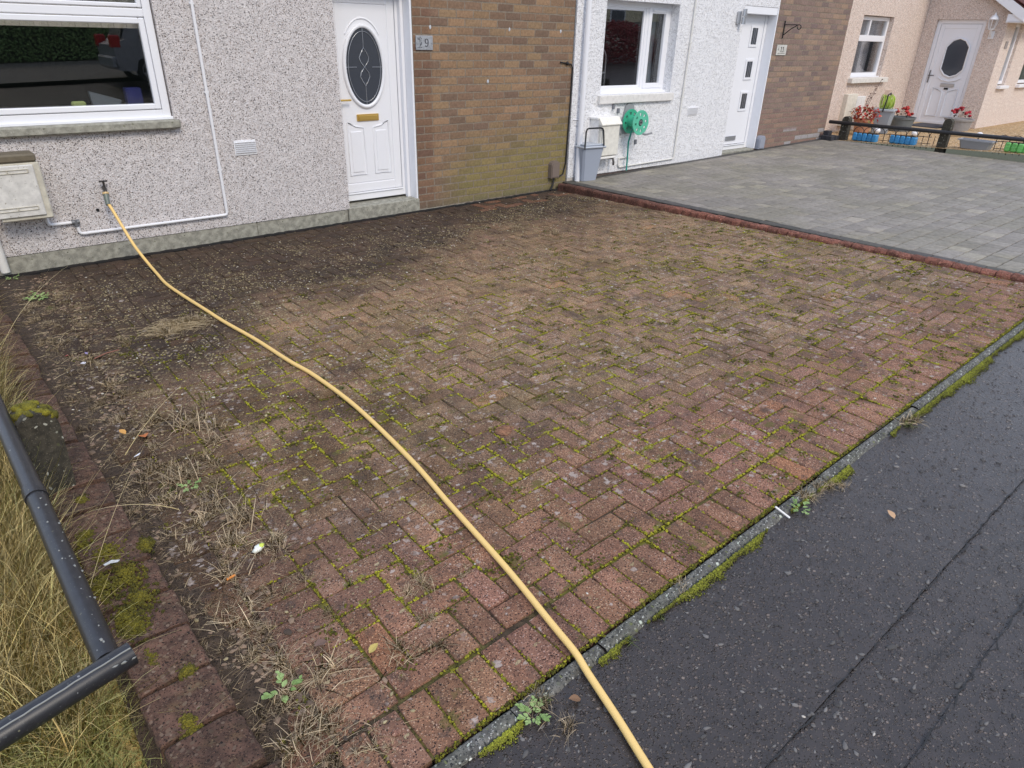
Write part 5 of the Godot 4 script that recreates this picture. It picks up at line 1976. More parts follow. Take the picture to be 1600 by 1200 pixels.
# ---------------------------------------------------------------- things of the second house
func house_two_things() -> void:
	var t := thing("meter_box", "cream meter box on the white roughcast behind the grey bin", "meter box")
	var b := MB.new()
	b.col = lin(252, 251, 250)
	b.prism(PackedVector2Array([Vector2(6.56, 0.36), Vector2(6.90, 0.36), Vector2(6.90, 0.83), Vector2(6.56, 0.83)]), 0.016, 0.17)
	b.box(Vector3(6.54, 0.832, 0.016), Vector3(6.925, 0.86, 0.17), 0.006)
	obj("housing", b, M.render, t)
	var f := MB.new()
	f.col = lin(236, 234, 226)
	f.box(Vector3(6.565, 0.40, 0.171), Vector3(6.905, 0.775, 0.215), 0.008)
	var dr := obj("door", f, M.render, t)
	var sl := MB.new()
	sl.col = lin(250, 247, 238)
	sl.quad(Vector3(6.555, 0.78, 0.235), Vector3(6.92, 0.78, 0.235), Vector3(6.92, 0.858, 0.172), Vector3(6.555, 0.858, 0.172))
	sl.box(Vector3(6.555, 0.772, 0.17), Vector3(6.92, 0.779, 0.235))
	sl.tri(Vector3(6.555, 0.78, 0.17), Vector3(6.555, 0.78, 0.235), Vector3(6.555, 0.858, 0.172))
	sl.tri(Vector3(6.92, 0.78, 0.235), Vector3(6.92, 0.78, 0.17), Vector3(6.92, 0.858, 0.172))
	obj("lid", sl, M.render, t)
	var ft := MB.new()
	ft.box(Vector3(6.58, 0.36, 0.171), Vector3(6.89, 0.39, 0.2), 0.006)
	obj("catch", ft, M.render, dr)
	var tp := thing("outdoor_tap", "small dark outdoor tap under the cream meter box", "tap")
	var tm := MB.new()
	tm.col = lin(70, 66, 64)
	tm.tube([Vector3(6.96, 0.33, 0.01), Vector3(6.96, 0.33, 0.09), Vector3(6.955, 0.29, 0.11), Vector3(6.955, 0.25, 0.11)], 0.014, 8)
	tm.tube([Vector3(6.93, 0.355, 0.07), Vector3(7.0, 0.355, 0.07)], 0.008, 6)
	obj("spout", tm, M.gloss, tp)
	# the food waste bin
	var bn := thing("bin", "small grey lidded bin with its black handle up beside the white downpipe", "bin", Vector3(6.475, next_y(6.47, 0.1) + 0.002, 0.065), -0.15)
	var g := MB.new()
	g.col = lin(160, 168, 182)
	tapered(g, 0.115, 0.115, 0.16, 0.165, 0.0, 0.40)
	obj("body", g, M.bin, bn)
	var l := MB.new()
	l.col = lin(176, 182, 190)
	l.box(Vector3(-0.178, 0.402, -0.178), Vector3(0.178, 0.43, 0.19), 0.012)
	l.box(Vector3(-0.15, 0.43, -0.15), Vector3(0.15, 0.45, 0.16), 0.012)
	obj("lid", l, M.bin, bn)
	var h := MB.new()
	h.tube([Vector3(-0.165, 0.40, 0.185), Vector3(-0.135, 0.60, 0.15), Vector3(-0.12, 0.63, 0.147), Vector3(-0.09, 0.638, 0.145), Vector3(0.09, 0.638, 0.145), Vector3(0.12, 0.63, 0.147), Vector3(0.135, 0.60, 0.15), Vector3(0.13, 0.43, 0.185)], 0.010, 8)
	obj("handle", h, M.rubber, bn)
	# the wall mounted hose reel
	var r := thing("hose_reel", "green plastic hose reel on a wall bracket under the window sill", "hose reel")
	var wp := MB.new()
	wp.col = lin(150, 152, 156)
	wp.prism(PackedVector2Array([Vector2(7.10, 0.62), Vector2(7.42, 0.62), Vector2(7.34, 0.96), Vector2(7.30, 0.99), Vector2(7.22, 0.99), Vector2(7.18, 0.96)]), 0.02, 0.04)
	obj("bracket", wp, M.tint, r)
	var ax := Transform3D(Basis(Vector3.RIGHT, PI / 2), Vector3(7.25, 0.775, 0.0))
	var dm := MB.new()
	dm.col = lin(72, 178, 142)
	dm.xf = ax
	dm.lathe([Vector2(0.072, 0.09), Vector2(0.072, 0.245)], 24)
	obj("drum", dm, M.gloss, r)
	for k in 2:
		var fl := MB.new()
		fl.xf = ax
		fl.col = lin(66, 172, 138) if k == 0 else lin(96, 192, 160)
		var y0 := 0.075 if k == 0 else 0.245
		fl.lathe([Vector2(0.118, y0), Vector2(0.15, y0), Vector2(0.153, y0 + 0.006), Vector2(0.15, y0 + 0.014), Vector2(0.118, y0 + 0.012), Vector2(0.118, y0)], 32)
		fl.lathe([Vector2(0.04, y0), Vector2(0.082, y0), Vector2(0.082, y0 + 0.012), Vector2(0.045, y0 + 0.014), Vector2(0.04, y0)], 28)
		for i in 8:
			var a := TAU * (i + 0.3) / 8
			var c := Vector3(cos(a), 0, sin(a))
			var s := Vector3(-sin(a), 0, cos(a))
			var w0 := 0.022
			var w1 := 0.03
			var p := [c * 0.08 - s * w0, c * 0.122 - s * w1, c * 0.122 + s * w1, c * 0.08 + s * w0]
			for q in 4:
				p[q].y = y0 + 0.011
			fl.quad(p[3], p[2], p[1], p[0])
			for q in 4:
				p[q].y = y0 + 0.002
			fl.quad(p[0], p[1], p[2], p[3])
		obj("flange", fl, M.gloss, r)
	var hub := MB.new()
	hub.xf = ax
	hub.col = lin(120, 128, 128)
	hub.lathe([Vector2(0.001, 0.20), Vector2(0.03, 0.20), Vector2(0.03, 0.262), Vector2(0.018, 0.262), Vector2(0.018, 0.21)], 16)
	obj("hub", hub, M.gloss, r)
	var cr := MB.new()
	cr.col = lin(140, 142, 144)
	cr.tube([Vector3(7.30, 0.645, 0.24), Vector3(7.32, 0.635, 0.265), Vector3(7.32, 0.632, 0.30), Vector3(7.44, 0.642, 0.30)], 0.013, 8)
	obj("crank", cr, M.gloss, r)
	var tl := MB.new()
	tl.col = lin(40, 142, 128)
	tl.tube([Vector3(7.22, 0.72, 0.16), Vector3(7.215, 0.64, 0.14), Vector3(7.225, 0.52, 0.10), Vector3(7.255, 0.38, 0.08), Vector3(7.26, 0.28, 0.08), Vector3(7.25, 0.15, 0.09)], 0.011, 8)
	obj("hose_tail", tl, M.gloss, r)
	for q in [[6.93, 0.93], [7.03, 0.88], [7.43, 0.47]]:
		var bl := MB.new()
		bl.col = lin(120, 122, 128)
		bl.box(Vector3(q[0], q[1], 0.016), Vector3(q[0] + 0.035, q[1] + 0.06, 0.05), 0.008)
		tag(obj("wall_clip", bl, M.tint), ["grey clip above the cream meter box", "grey clip close to the left of the hose reel", "grey clip on the wall right of the hanging green hose"][int(q[0] > 7.0) + int(q[0] > 7.2)], "clip", "wall clips")
	# kitchen tap behind the second window
	var kt := thing("kitchen_tap", "chrome arched kitchen tap behind the second window", "tap")
	var km := MB.new()
	var arc := [Vector3(7.13, 1.1, -0.34), Vector3(7.13, 1.45, -0.34)]
	for i in 9:
		var a := PI * i / 8.0
		arc.append(Vector3(7.02 + cos(a) * 0.11, 1.5 + sin(a) * 0.12, -0.34))
	arc.append(Vector3(6.91, 1.36, -0.34))
	km.tube(arc, 0.011, 8)
	km.tube([Vector3(6.9, 1.33, -0.34), Vector3(7.13, 1.335, -0.34)], 0.014, 8)
	obj("spout", km, M.silver, kt)
	var cu := MB.new()
	cu.col = lin(190, 200, 206)
	for i in 8:
		var x0 := 7.78 + i * 0.035
		cu.quad(Vector3(x0, 1.05, -0.34 + 0.012 * sin(i * 2.0)), Vector3(x0 + 0.035, 1.05, -0.34 + 0.012 * sin(i * 2.0 + 2.0)), Vector3(x0 + 0.035, 2.2, -0.34 + 0.012 * sin(i * 2.0 + 2.0)), Vector3(x0, 2.2, -0.34 + 0.012 * sin(i * 2.0)))
	tag(obj("curtain", cu, M.tint), "pale curtain at the right side of the second window", "curtain")
	# wall light, plaque, basket bracket, cable cover
	var wl := thing("wall_light", "small silver twin spotlight on the white wall left of the second door", "wall light")
	var lm := MB.new()
	lm.box(Vector3(9.36, 1.96, 0.02), Vector3(9.42, 2.12, 0.06), 0.006)
	obj("back_plate", lm, M.silver, wl)
	for y in [1.98, 2.08]:
		var l2 := MB.new()
		l2.tube([Vector3(9.44, y - 0.02, 0.09), Vector3(9.44, y + 0.07, 0.09)], 0.03, 10)
		obj("spot", l2, M.silver, wl)
	var p := thing("house_number_plaque", "white plaque with the number 11 on the brick right of the second door", "house number")
	var pm := MB.new()
	pm.col = lin(232, 230, 224)
	pm.box(Vector3(10.56, 1.565, 0.006), Vector3(10.84, 1.71, 0.018), 0.004)
	obj("plate", pm, M.setts, p)
	text(p, "numeral", "11", 0.1, Vector3(10.71, 1.645, 0.02), M.rubber)
	var fl := MB.new()
	fl.col = lin(90, 88, 84)
	for i in 8:
		fl.blob(Vector3(10.60 + rng.randf_range(-0.015, 0.015), 1.64 + rng.randf_range(-0.03, 0.03), 0.0185), Vector3(0.006, 0.005, 0.0015), rng, 0.3, 3, 6)
	fl.box(Vector3(10.60, 1.588, 0.0175), Vector3(10.80, 1.594, 0.019))
	obj("sprig", fl, M.tint, p)
	var br := thing("basket_bracket", "black wrought hanging basket bracket on the second brick wall", "bracket")
	var bm := MB.new()
	var bx := 10.66
	bm.tube([Vector3(bx, 2.04, 0.015), Vector3(bx, 1.80, 0.015)], 0.009, 6)
	var curl := [Vector3(bx, 1.985, 0.02), Vector3(bx, 1.985, 0.26)]
	for i in 9:
		var a := PI / 2 - TAU * 0.8 * i / 8.0
		curl.append(Vector3(bx, 1.955 + sin(a) * 0.03, 0.26 + cos(a) * 0.03))
	bm.tube(curl, 0.007, 6)
	bm.tube([Vector3(bx, 1.845, 0.02), Vector3(bx, 1.93, 0.13), Vector3(bx, 1.985, 0.24)], 0.007, 6)
	obj("arm", bm, M.rubber, br)
	var c := thing("cable_cover", "pale grey rounded cable cover at the foot of the second brick wall", "cable cover")
	cover(c, Vector3(10.53, 0.19, 0.006), 0.17, 0.2, 0.07, lin(150, 154, 166))


# a four sided vessel wider at the top, corners cut
func tapered(m: MB, bx: float, bz: float, tx: float, tz: float, y0: float, y1: float) -> void:
	var rows := []
	for k in 2:
		var x := bx if k == 0 else tx
		var z := bz if k == 0 else tz
		var c := 0.025
		rows.append([Vector2(x, -z + c), Vector2(x, z - c), Vector2(x - c, z), Vector2(-x + c, z), Vector2(-x, z - c), Vector2(-x, -z + c), Vector2(-x + c, -z), Vector2(x - c, -z)])
	for i in 8:
		var j := (i + 1) % 8
		var a: Vector2 = rows[0][i]
		var b: Vector2 = rows[0][j]
		var d: Vector2 = rows[1][j]
		var e: Vector2 = rows[1][i]
		m.quad(Vector3(b.x, y0, b.y), Vector3(a.x, y0, a.y), Vector3(e.x, y1, e.y), Vector3(d.x, y1, d.y))
	for i in range(1, 7):
		for k in 2:
			var y := y0 if k == 0 else y1
			var a2: Vector2 = rows[k][0]
			var b2: Vector2 = rows[k][i]
			var d2: Vector2 = rows[k][i + 1]
			if k == 0:
				m.tri(Vector3(a2.x, y, a2.y), Vector3(b2.x, y, b2.y), Vector3(d2.x, y, d2.y))
			else:
				m.tri(Vector3(a2.x, y, a2.y), Vector3(d2.x, y, d2.y), Vector3(b2.x, y, b2.y))


# ---------------------------------------------------------------- the third house's front garden
func flowers(t: Node3D, at: Vector3, r: float, h: float, n: int, petal: Array, leafc: Array) -> void:
	var lv := MB.new()
	for i in n * 3:
		lv.col = lin(leafc[0], leafc[1], leafc[2]) * rng.randf_range(0.6, 1.4)
		lv.col.a = 1.0
		var d := Vector3(rng.randfn(), absf(rng.randfn()), rng.randfn()).normalized()
		var c := at + Vector3(d.x * r, d.y * h, d.z * r) * rng.randf_range(0.35, 1.0)
		leaf(lv, c, rng.randf_range(0.03, 0.06), rng.randf() * TAU, rng.randf_range(-0.8, 0.8))
	obj("leaves", lv, M.leaf, t)
	for i in n:
		var f := MB.new()
		var d := Vector3(rng.randfn(), absf(rng.randfn()) + 0.3, rng.randfn()).normalized()
		f.col = lin(petal[0], petal[1], petal[2]) * rng.randf_range(0.75, 1.2)
		f.col.a = 1.0
		var c := at + Vector3(d.x * r, d.y * h, d.z * r) * rng.randf_range(0.75, 1.0)
		for k in 5:
			f.blob(c + Vector3(rng.randf_range(-0.02, 0.02), rng.randf_range(-0.012, 0.02), rng.randf_range(-0.02, 0.02)), Vector3(0.026, 0.018, 0.026), rng, 0.3, 3, 6)
		obj("flower", f, M.leaf, t)


func leaf(m: MB, at: Vector3, s: float, turn: float, tilt: float) -> void:
	var keep := m.xf
	m.xf = Transform3D(Basis(Vector3.UP, turn) * Basis(Vector3.RIGHT, tilt), at)
	var prof := [[0.0, 0.02], [0.22, 0.26], [0.5, 0.33], [0.78, 0.2], [1.0, 0.015]]
	for i in 4:
		var a: float = prof[i][0] * s
		var b: float = prof[i + 1][0] * s
		var wa: float = prof[i][1] * s
		var wb: float = prof[i + 1][1] * s
		var ya := 0.16 * a * (1.0 - a / s)
		var yb := 0.16 * b * (1.0 - b / s)
		m.quad(Vector3(-wa, ya + wa * 0.25, a), Vector3(0, ya, a), Vector3(0, yb, b), Vector3(-wb, yb + wb * 0.25, b))
		m.quad(Vector3(0, ya, a), Vector3(wa, ya + wa * 0.25, a), Vector3(wb, yb + wb * 0.25, b), Vector3(0, yb, b))
	m.xf = keep


func pot(t: Node3D, r0: float, r1: float, h: float, c: Color, m: Material) -> void:
	var p := MB.new()
	p.col = c
	p.lathe([Vector2(0.0, 0.0), Vector2(r0, 0.0), Vector2(lerpf(r0, r1, 0.85), h * 0.84), Vector2(r1 * 1.04, h * 0.85), Vector2(r1 * 1.06, h), Vector2(r1 * 0.94, h), Vector2(r1 * 0.9, h * 0.9), Vector2(0.0, h * 0.9)], 20)
	obj("pot", p, m, t)


func house_three_garden() -> void:
	var gy := func(x: float, z: float) -> Vector3: return Vector3(x, garden_y(x, z), z)
	var mb := thing("meter_box", "cream meter box and white slatted cover on the peach wall behind the end post", "meter box")
	var a := MB.new()
	a.col = lin(236, 230, 218)
	a.box(Vector3(14.02, 0.30, -0.46), Vector3(14.42, 0.885, -0.36), 0.008)
	obj("housing", a, M.render, mb)
	for y in [0.36, 0.60]:
		var d := MB.new()
		d.col = lin(240, 238, 238)
		d.box(Vector3(14.46, y, -0.455), Vector3(14.82, y + 0.23, -0.38), 0.008)
		obj("panel", d, M.render, mb)
	var t1 := thing("potted_plant", "terracotta pot with red and green leaved plant against the peach wall", "plant", gy.call(13.85, 0.12))
	pot(t1, 0.12, 0.165, 0.29, lin(192, 142, 114), M.render)
	var lv := MB.new()
	for i in 420:
		var q := rng.randf()
		lv.col = lin(196, 70, 62) if q < 0.5 else (lin(132, 40, 40) if q < 0.75 else (lin(120, 116, 60) if q < 0.9 else lin(224, 150, 96)))
		var d := Vector3(rng.randfn(), rng.randfn() * 0.8 + 0.3, rng.randfn()).normalized()
		leaf(lv, Vector3(0, 0.36, 0) + Vector3(d.x * 0.27, d.y * 0.17, d.z * 0.25) * rng.randf_range(0.6, 1.05), rng.randf_range(0.035, 0.07), rng.randf() * TAU, rng.randf_range(-0.3, 1.0))
	obj("leaves", lv, M.leaf, t1)
	var tw := MB.new()
	tw.col = lin(92, 70, 62)
	for k in 3:
		var b := Vector3(0.1 + 0.05 * k, 0.42, -0.1)
		var e := b + Vector3(0.28 + 0.1 * k, 0.30 + 0.12 * k, -0.05)
		tw.tube([b, b.lerp(e, 0.5) + Vector3(0, 0.04, 0), e], 0.004, 5)
		for i in 5:
			leaf(tw, b.lerp(e, 0.4 + 0.15 * i), 0.05, rng.randf() * TAU, 0.4)
	obj("twig", tw, M.leaf, t1)
	var t2 := thing("bin", "light grey bin with a coil of lime green hose in its top", "bin", gy.call(14.5, 0.18), 0.25)
	var g := MB.new()
	g.col = lin(150, 158, 168)
	tapered(g, 0.13, 0.13, 0.18, 0.18, 0.0, 0.44)
	g.col = lin(168, 175, 182)
	g.box(Vector3(-0.195, 0.405, -0.195), Vector3(0.195, 0.446, 0.195), 0.01)
	obj("body", g, M.bin, t2)
	var h := MB.new()
	h.tube([Vector3(-0.2, 0.40, 0), Vector3(-0.19, 0.60, 0.02), Vector3(-0.15, 0.70, 0.02), Vector3(0.12, 0.72, 0.02), Vector3(0.14, 0.64, 0.02), Vector3(0.10, 0.40, 0.03)], 0.012, 8)
	obj("handle", h, M.rubber, t2)
	var hz := thing("garden_hose", "coil of lime green hose standing in the light grey bin", "hose", gy.call(14.5, 0.18) + Vector3(0.03, 0.56, 0))
	for i in 12:
		var c := MB.new()
		c.col = lin(176, 204, 76) * rng.randf_range(0.7, 1.15)
		c.tube(oval(rng.randf_range(-0.012, 0.012), rng.randf_range(-0.012, 0.012), 0.125 + rng.randf_range(-0.02, 0.012), 0.12 + rng.randf_range(-0.02, 0.012), -0.1 + i * 0.018, 20), 0.008, 6, true)
		var o := obj("loop", c, M.gloss, hz)
		o.rotation.y = 0.7 + rng.randf_range(-0.1, 0.1)
	var t3 := thing("flower_pot", "dark grey round pot of red begonias left of the third door", "flower pot", gy.call(15.3, 0.22))
	pot(t3, 0.19, 0.235, 0.27, lin(112, 118, 122), M.render)
	flowers(t3, Vector3(0, 0.28, 0), 0.2, 0.17, 12, [190, 62, 58], [62, 56, 44])
	var t4 := thing("flower_pot", "grey round pot of red begonias right of the third door", "flower pot", gy.call(16.05, 1.0))
	pot(t4, 0.20, 0.25, 0.24, lin(160, 158, 160), M.render)
	flowers(t4, Vector3(0, 0.26, 0), 0.2, 0.2, 12, [184, 52, 64], [58, 56, 46])
	var mat := MB.new()
	mat.col = lin(64, 64, 72)
	mat.box(Vector3(15.75, 0.285, 0.15), Vector3(16.55, 0.30, 0.75), 0.005)
	tag(obj("doormat", mat, M.tint), "dark doormat on the paved landing at the third door", "doormat")
	var ld := MB.new()
	ld.col = lin(206, 180, 144)
	ld.box(Vector3(15.4, 0.1, -0.1), Vector3(16.78, 0.283, 0.95), 0.01)
	var ls := obj("landing", ld, M.setts)
	tag(ls, "buff paved landing before the third door", "step")
	var slabs := [[14.9, 1.7, 0.85, 0.5], [14.6, 3.0, 0.8, 0.5]]
	for i in 2:
		var sb := MB.new()
		var q = slabs[i]
		sb.col = lin(222, 194, 152)
		sb.box(Vector3(-q[2] / 2, -0.03, -q[3] / 2), Vector3(q[2] / 2, 0.025, q[3] / 2), 0.006)
		var o := obj("stepping_slab", sb, M.setts, self, gy.call(q[0], q[1]))
		tag(o, ["buff stepping slab in the gravel behind the grey trough", "buff stepping slab in the gravel behind the green planter"][i], "slab", "slabs in the gravel")
	# hoops of wire edging with planters hung on them
	for p in [[0.45, 1.75, "black wire hoop edging between the two fence posts"], [2.68, 4.2, "black wire hoop edging by the green planter"]]:
		var e := thing("wire_edging", p[2], "garden edging", Vector3.ZERO, 0.0, "wire hoop edging")
		var z: float = p[0]
		while z < p[1]:
			var hp := MB.new()
			var y := garden_y(12.84, z + 0.09)
			var pts := [Vector3(12.84, y - 0.05, z), Vector3(12.84, y + 0.14, z)]
			for k in 7:
				var an := PI - PI * k / 6.0
				pts.append(Vector3(12.84, y + 0.14 + sin(an) * 0.09, z + 0.09 + cos(an) * 0.09))
			pts.append(Vector3(12.84, y - 0.05, z + 0.18))
			hp.tube(pts, 0.0055, 5)
			obj("hoop", hp, M.rubber, e)
			var rd := MB.new()
			rd.tube([Vector3(12.84, y - 0.05, z + 0.09), Vector3(12.84, y + 0.15, z + 0.09)], 0.005, 5)
			obj("spike", rd, M.rubber, e)
			z += 0.18
		var bar := MB.new()
		for dy in [0.03, 0.135]:
			bar.tube([Vector3(12.845, garden_y(12.84, p[0]) + dy, p[0]), Vector3(12.845, garden_y(12.84, p[1]) + dy, p[1])], 0.005, 5)
		obj("bar", bar, M.rubber, e)
	for p in [[0.70, [70, 150, 205], "bright blue ribbed planter on the wire edging nearest the end post"], [1.34, [70, 150, 205], "bright blue ribbed planter on the wire edging nearest the second post"], [3.05, [120, 200, 110], "bright green ribbed planter on the wire edging at the right"]]:
		var tr := thing("planter", p[2], "planter", Vector3(12.79, garden_y(12.79, p[0]), p[0]), 0.0, "ribbed planters")
		var c := MB.new()
		var cc: Array = p[1]
		for i in 5:
			var z0 := -0.21 + i * 0.085
			c.col = lin(cc[0], cc[1], cc[2]) * rng.randf_range(0.85, 1.1)
			c.box(Vector3(-0.06, 0.0, z0), Vector3(0.05, 0.135, z0 + 0.083), 0.018)
			c.box(Vector3(-0.064, 0.06, z0 + 0.004), Vector3(0.054, 0.075, z0 + 0.078), 0.006)
		obj("basket", c, M.gloss, tr)
		var so := MB.new()
		so.col = lin(60, 52, 42)
		so.box(Vector3(-0.045, 0.1, -0.2), Vector3(0.035, 0.137, 0.2), 0.004)
		obj("compost", so, M.soil, tr)
	var tg := thing("planter", "long pale grey trough planter standing on the gravel between the posts", "planter", gy.call(12.85, 2.42))
	var tm := MB.new()
	tm.col = lin(150, 152, 156)
	tapered(tm, 0.075, 0.20, 0.095, 0.235, 0.0, 0.12)
	tm.col = lin(164, 166, 172)
	frame2(tm, 0.11, 0.25, 0.118, 0.015)
	obj("trough", tm, M.bin, tg)
	var ln := [[13.85, 0.42, "white globe garden light behind the first blue planter"], [13.75, 1.12, "white globe garden light behind the second blue planter"], [13.9, 2.1, "white globe garden light behind the grey trough"], [13.6, 3.2, "white globe garden light by the green planter"]]
	for q in ln:
		var s := thing("garden_light", q[2], "garden light", gy.call(q[0], q[1]), 0.0, "white globe garden lights")
		var st := MB.new()
		st.tube([Vector3(0, -0.05, 0), Vector3(0, 0.06, 0)], 0.012, 6)
		obj("stake", st, M.rubber, s)
		var gb := MB.new()
		gb.col = lin(236, 236, 238)
		gb.blob(Vector3(0, 0.10, 0), Vector3(0.055, 0.05, 0.055), rng, 0.0, 8, 12)
		obj("globe", gb, M.gloss, s)
	# coach lantern by the third door
	var lt := thing("wall_light", "white coach lantern on the peach wall right of the third door", "wall light", Vector3(16.795, 2.08, 0.86))
	var l1 := MB.new()
	l1.col = lin(236, 236, 238)
	l1.tube([Vector3(0, -0.12, 0), Vector3(-0.03, -0.13, 0), Vector3(-0.09, -0.08, 0), Vector3(-0.11, -0.02, 0)], 0.02, 8)
	l1.box(Vector3(-0.02, -0.18, -0.05), Vector3(0.0, -0.04, 0.05), 0.01)
	obj("bracket", l1, M.gloss, lt)
	var l2 := MB.new()
	l2.xf = Transform3D(Basis(), Vector3(-0.11, 0, 0))
	l2.col = lin(236, 236, 238)
	l2.lathe([Vector2(0.0, -0.03), Vector2(0.05, -0.02), Vector2(0.055, 0.0)], 6)
	l2.lathe([Vector2(0.085, 0.15), Vector2(0.09, 0.165), Vector2(0.05, 0.22), Vector2(0.02, 0.24), Vector2(0.015, 0.27), Vector2(0.0, 0.28)], 6)
	for i in 6:
		var an := TAU * i / 6
		l2.tube([Vector3(cos(an) * 0.053, 0.0, sin(an) * 0.053), Vector3(cos(an) * 0.082, 0.155, sin(an) * 0.082)], 0.006, 5)
	var cage := obj("lantern", l2, M.gloss, lt)
	var l3 := MB.new()
	l3.xf = Transform3D(Basis(), Vector3(-0.11, 0, 0))
	l3.lathe([Vector2(0.049, 0.0), Vector2(0.076, 0.15)], 6)
	obj("pane", l3, M.glass, cage)
	var kn := MB.new()
	kn.col = lin(70, 60, 56)
	kn.lathe([Vector2(0.0, 0.0), Vector2(0.04, 0.0), Vector2(0.05, 0.04), Vector2(0.03, 0.12), Vector2(0.0, 0.14)], 10)
	var vs := obj("vase", kn, M.gloss, self, Vector3(14.75, 1.17, -0.85))
	tag(vs, "dark vase on the inside sill of the third house", "vase")


func frame2(m: MB, hx: float, hz: float, y: float, w: float) -> void:
	m.box(Vector3(-hx, y, -hz), Vector3(-hx + w, y + 0.02, hz))
	m.box(Vector3(hx - w, y, -hz), Vector3(hx, y + 0.02, hz))
	m.box(Vector3(-hx + w, y, -hz), Vector3(hx - w, y + 0.02, -hz + w))
	m.box(Vector3(-hx + w, y, hz - w), Vector3(hx - w, y + 0.02, hz))


# ---------------------------------------------------------------- moss, grass, litter
func spin(s: Vector3, at: Vector3, tilt := 0.25) -> Transform3D:
	var b := Basis(Vector3.UP, rng.randf() * TAU) * Basis(Vector3.RIGHT, rng.randf_range(-tilt, tilt))
	return Transform3D(b.scaled_local(s), at)


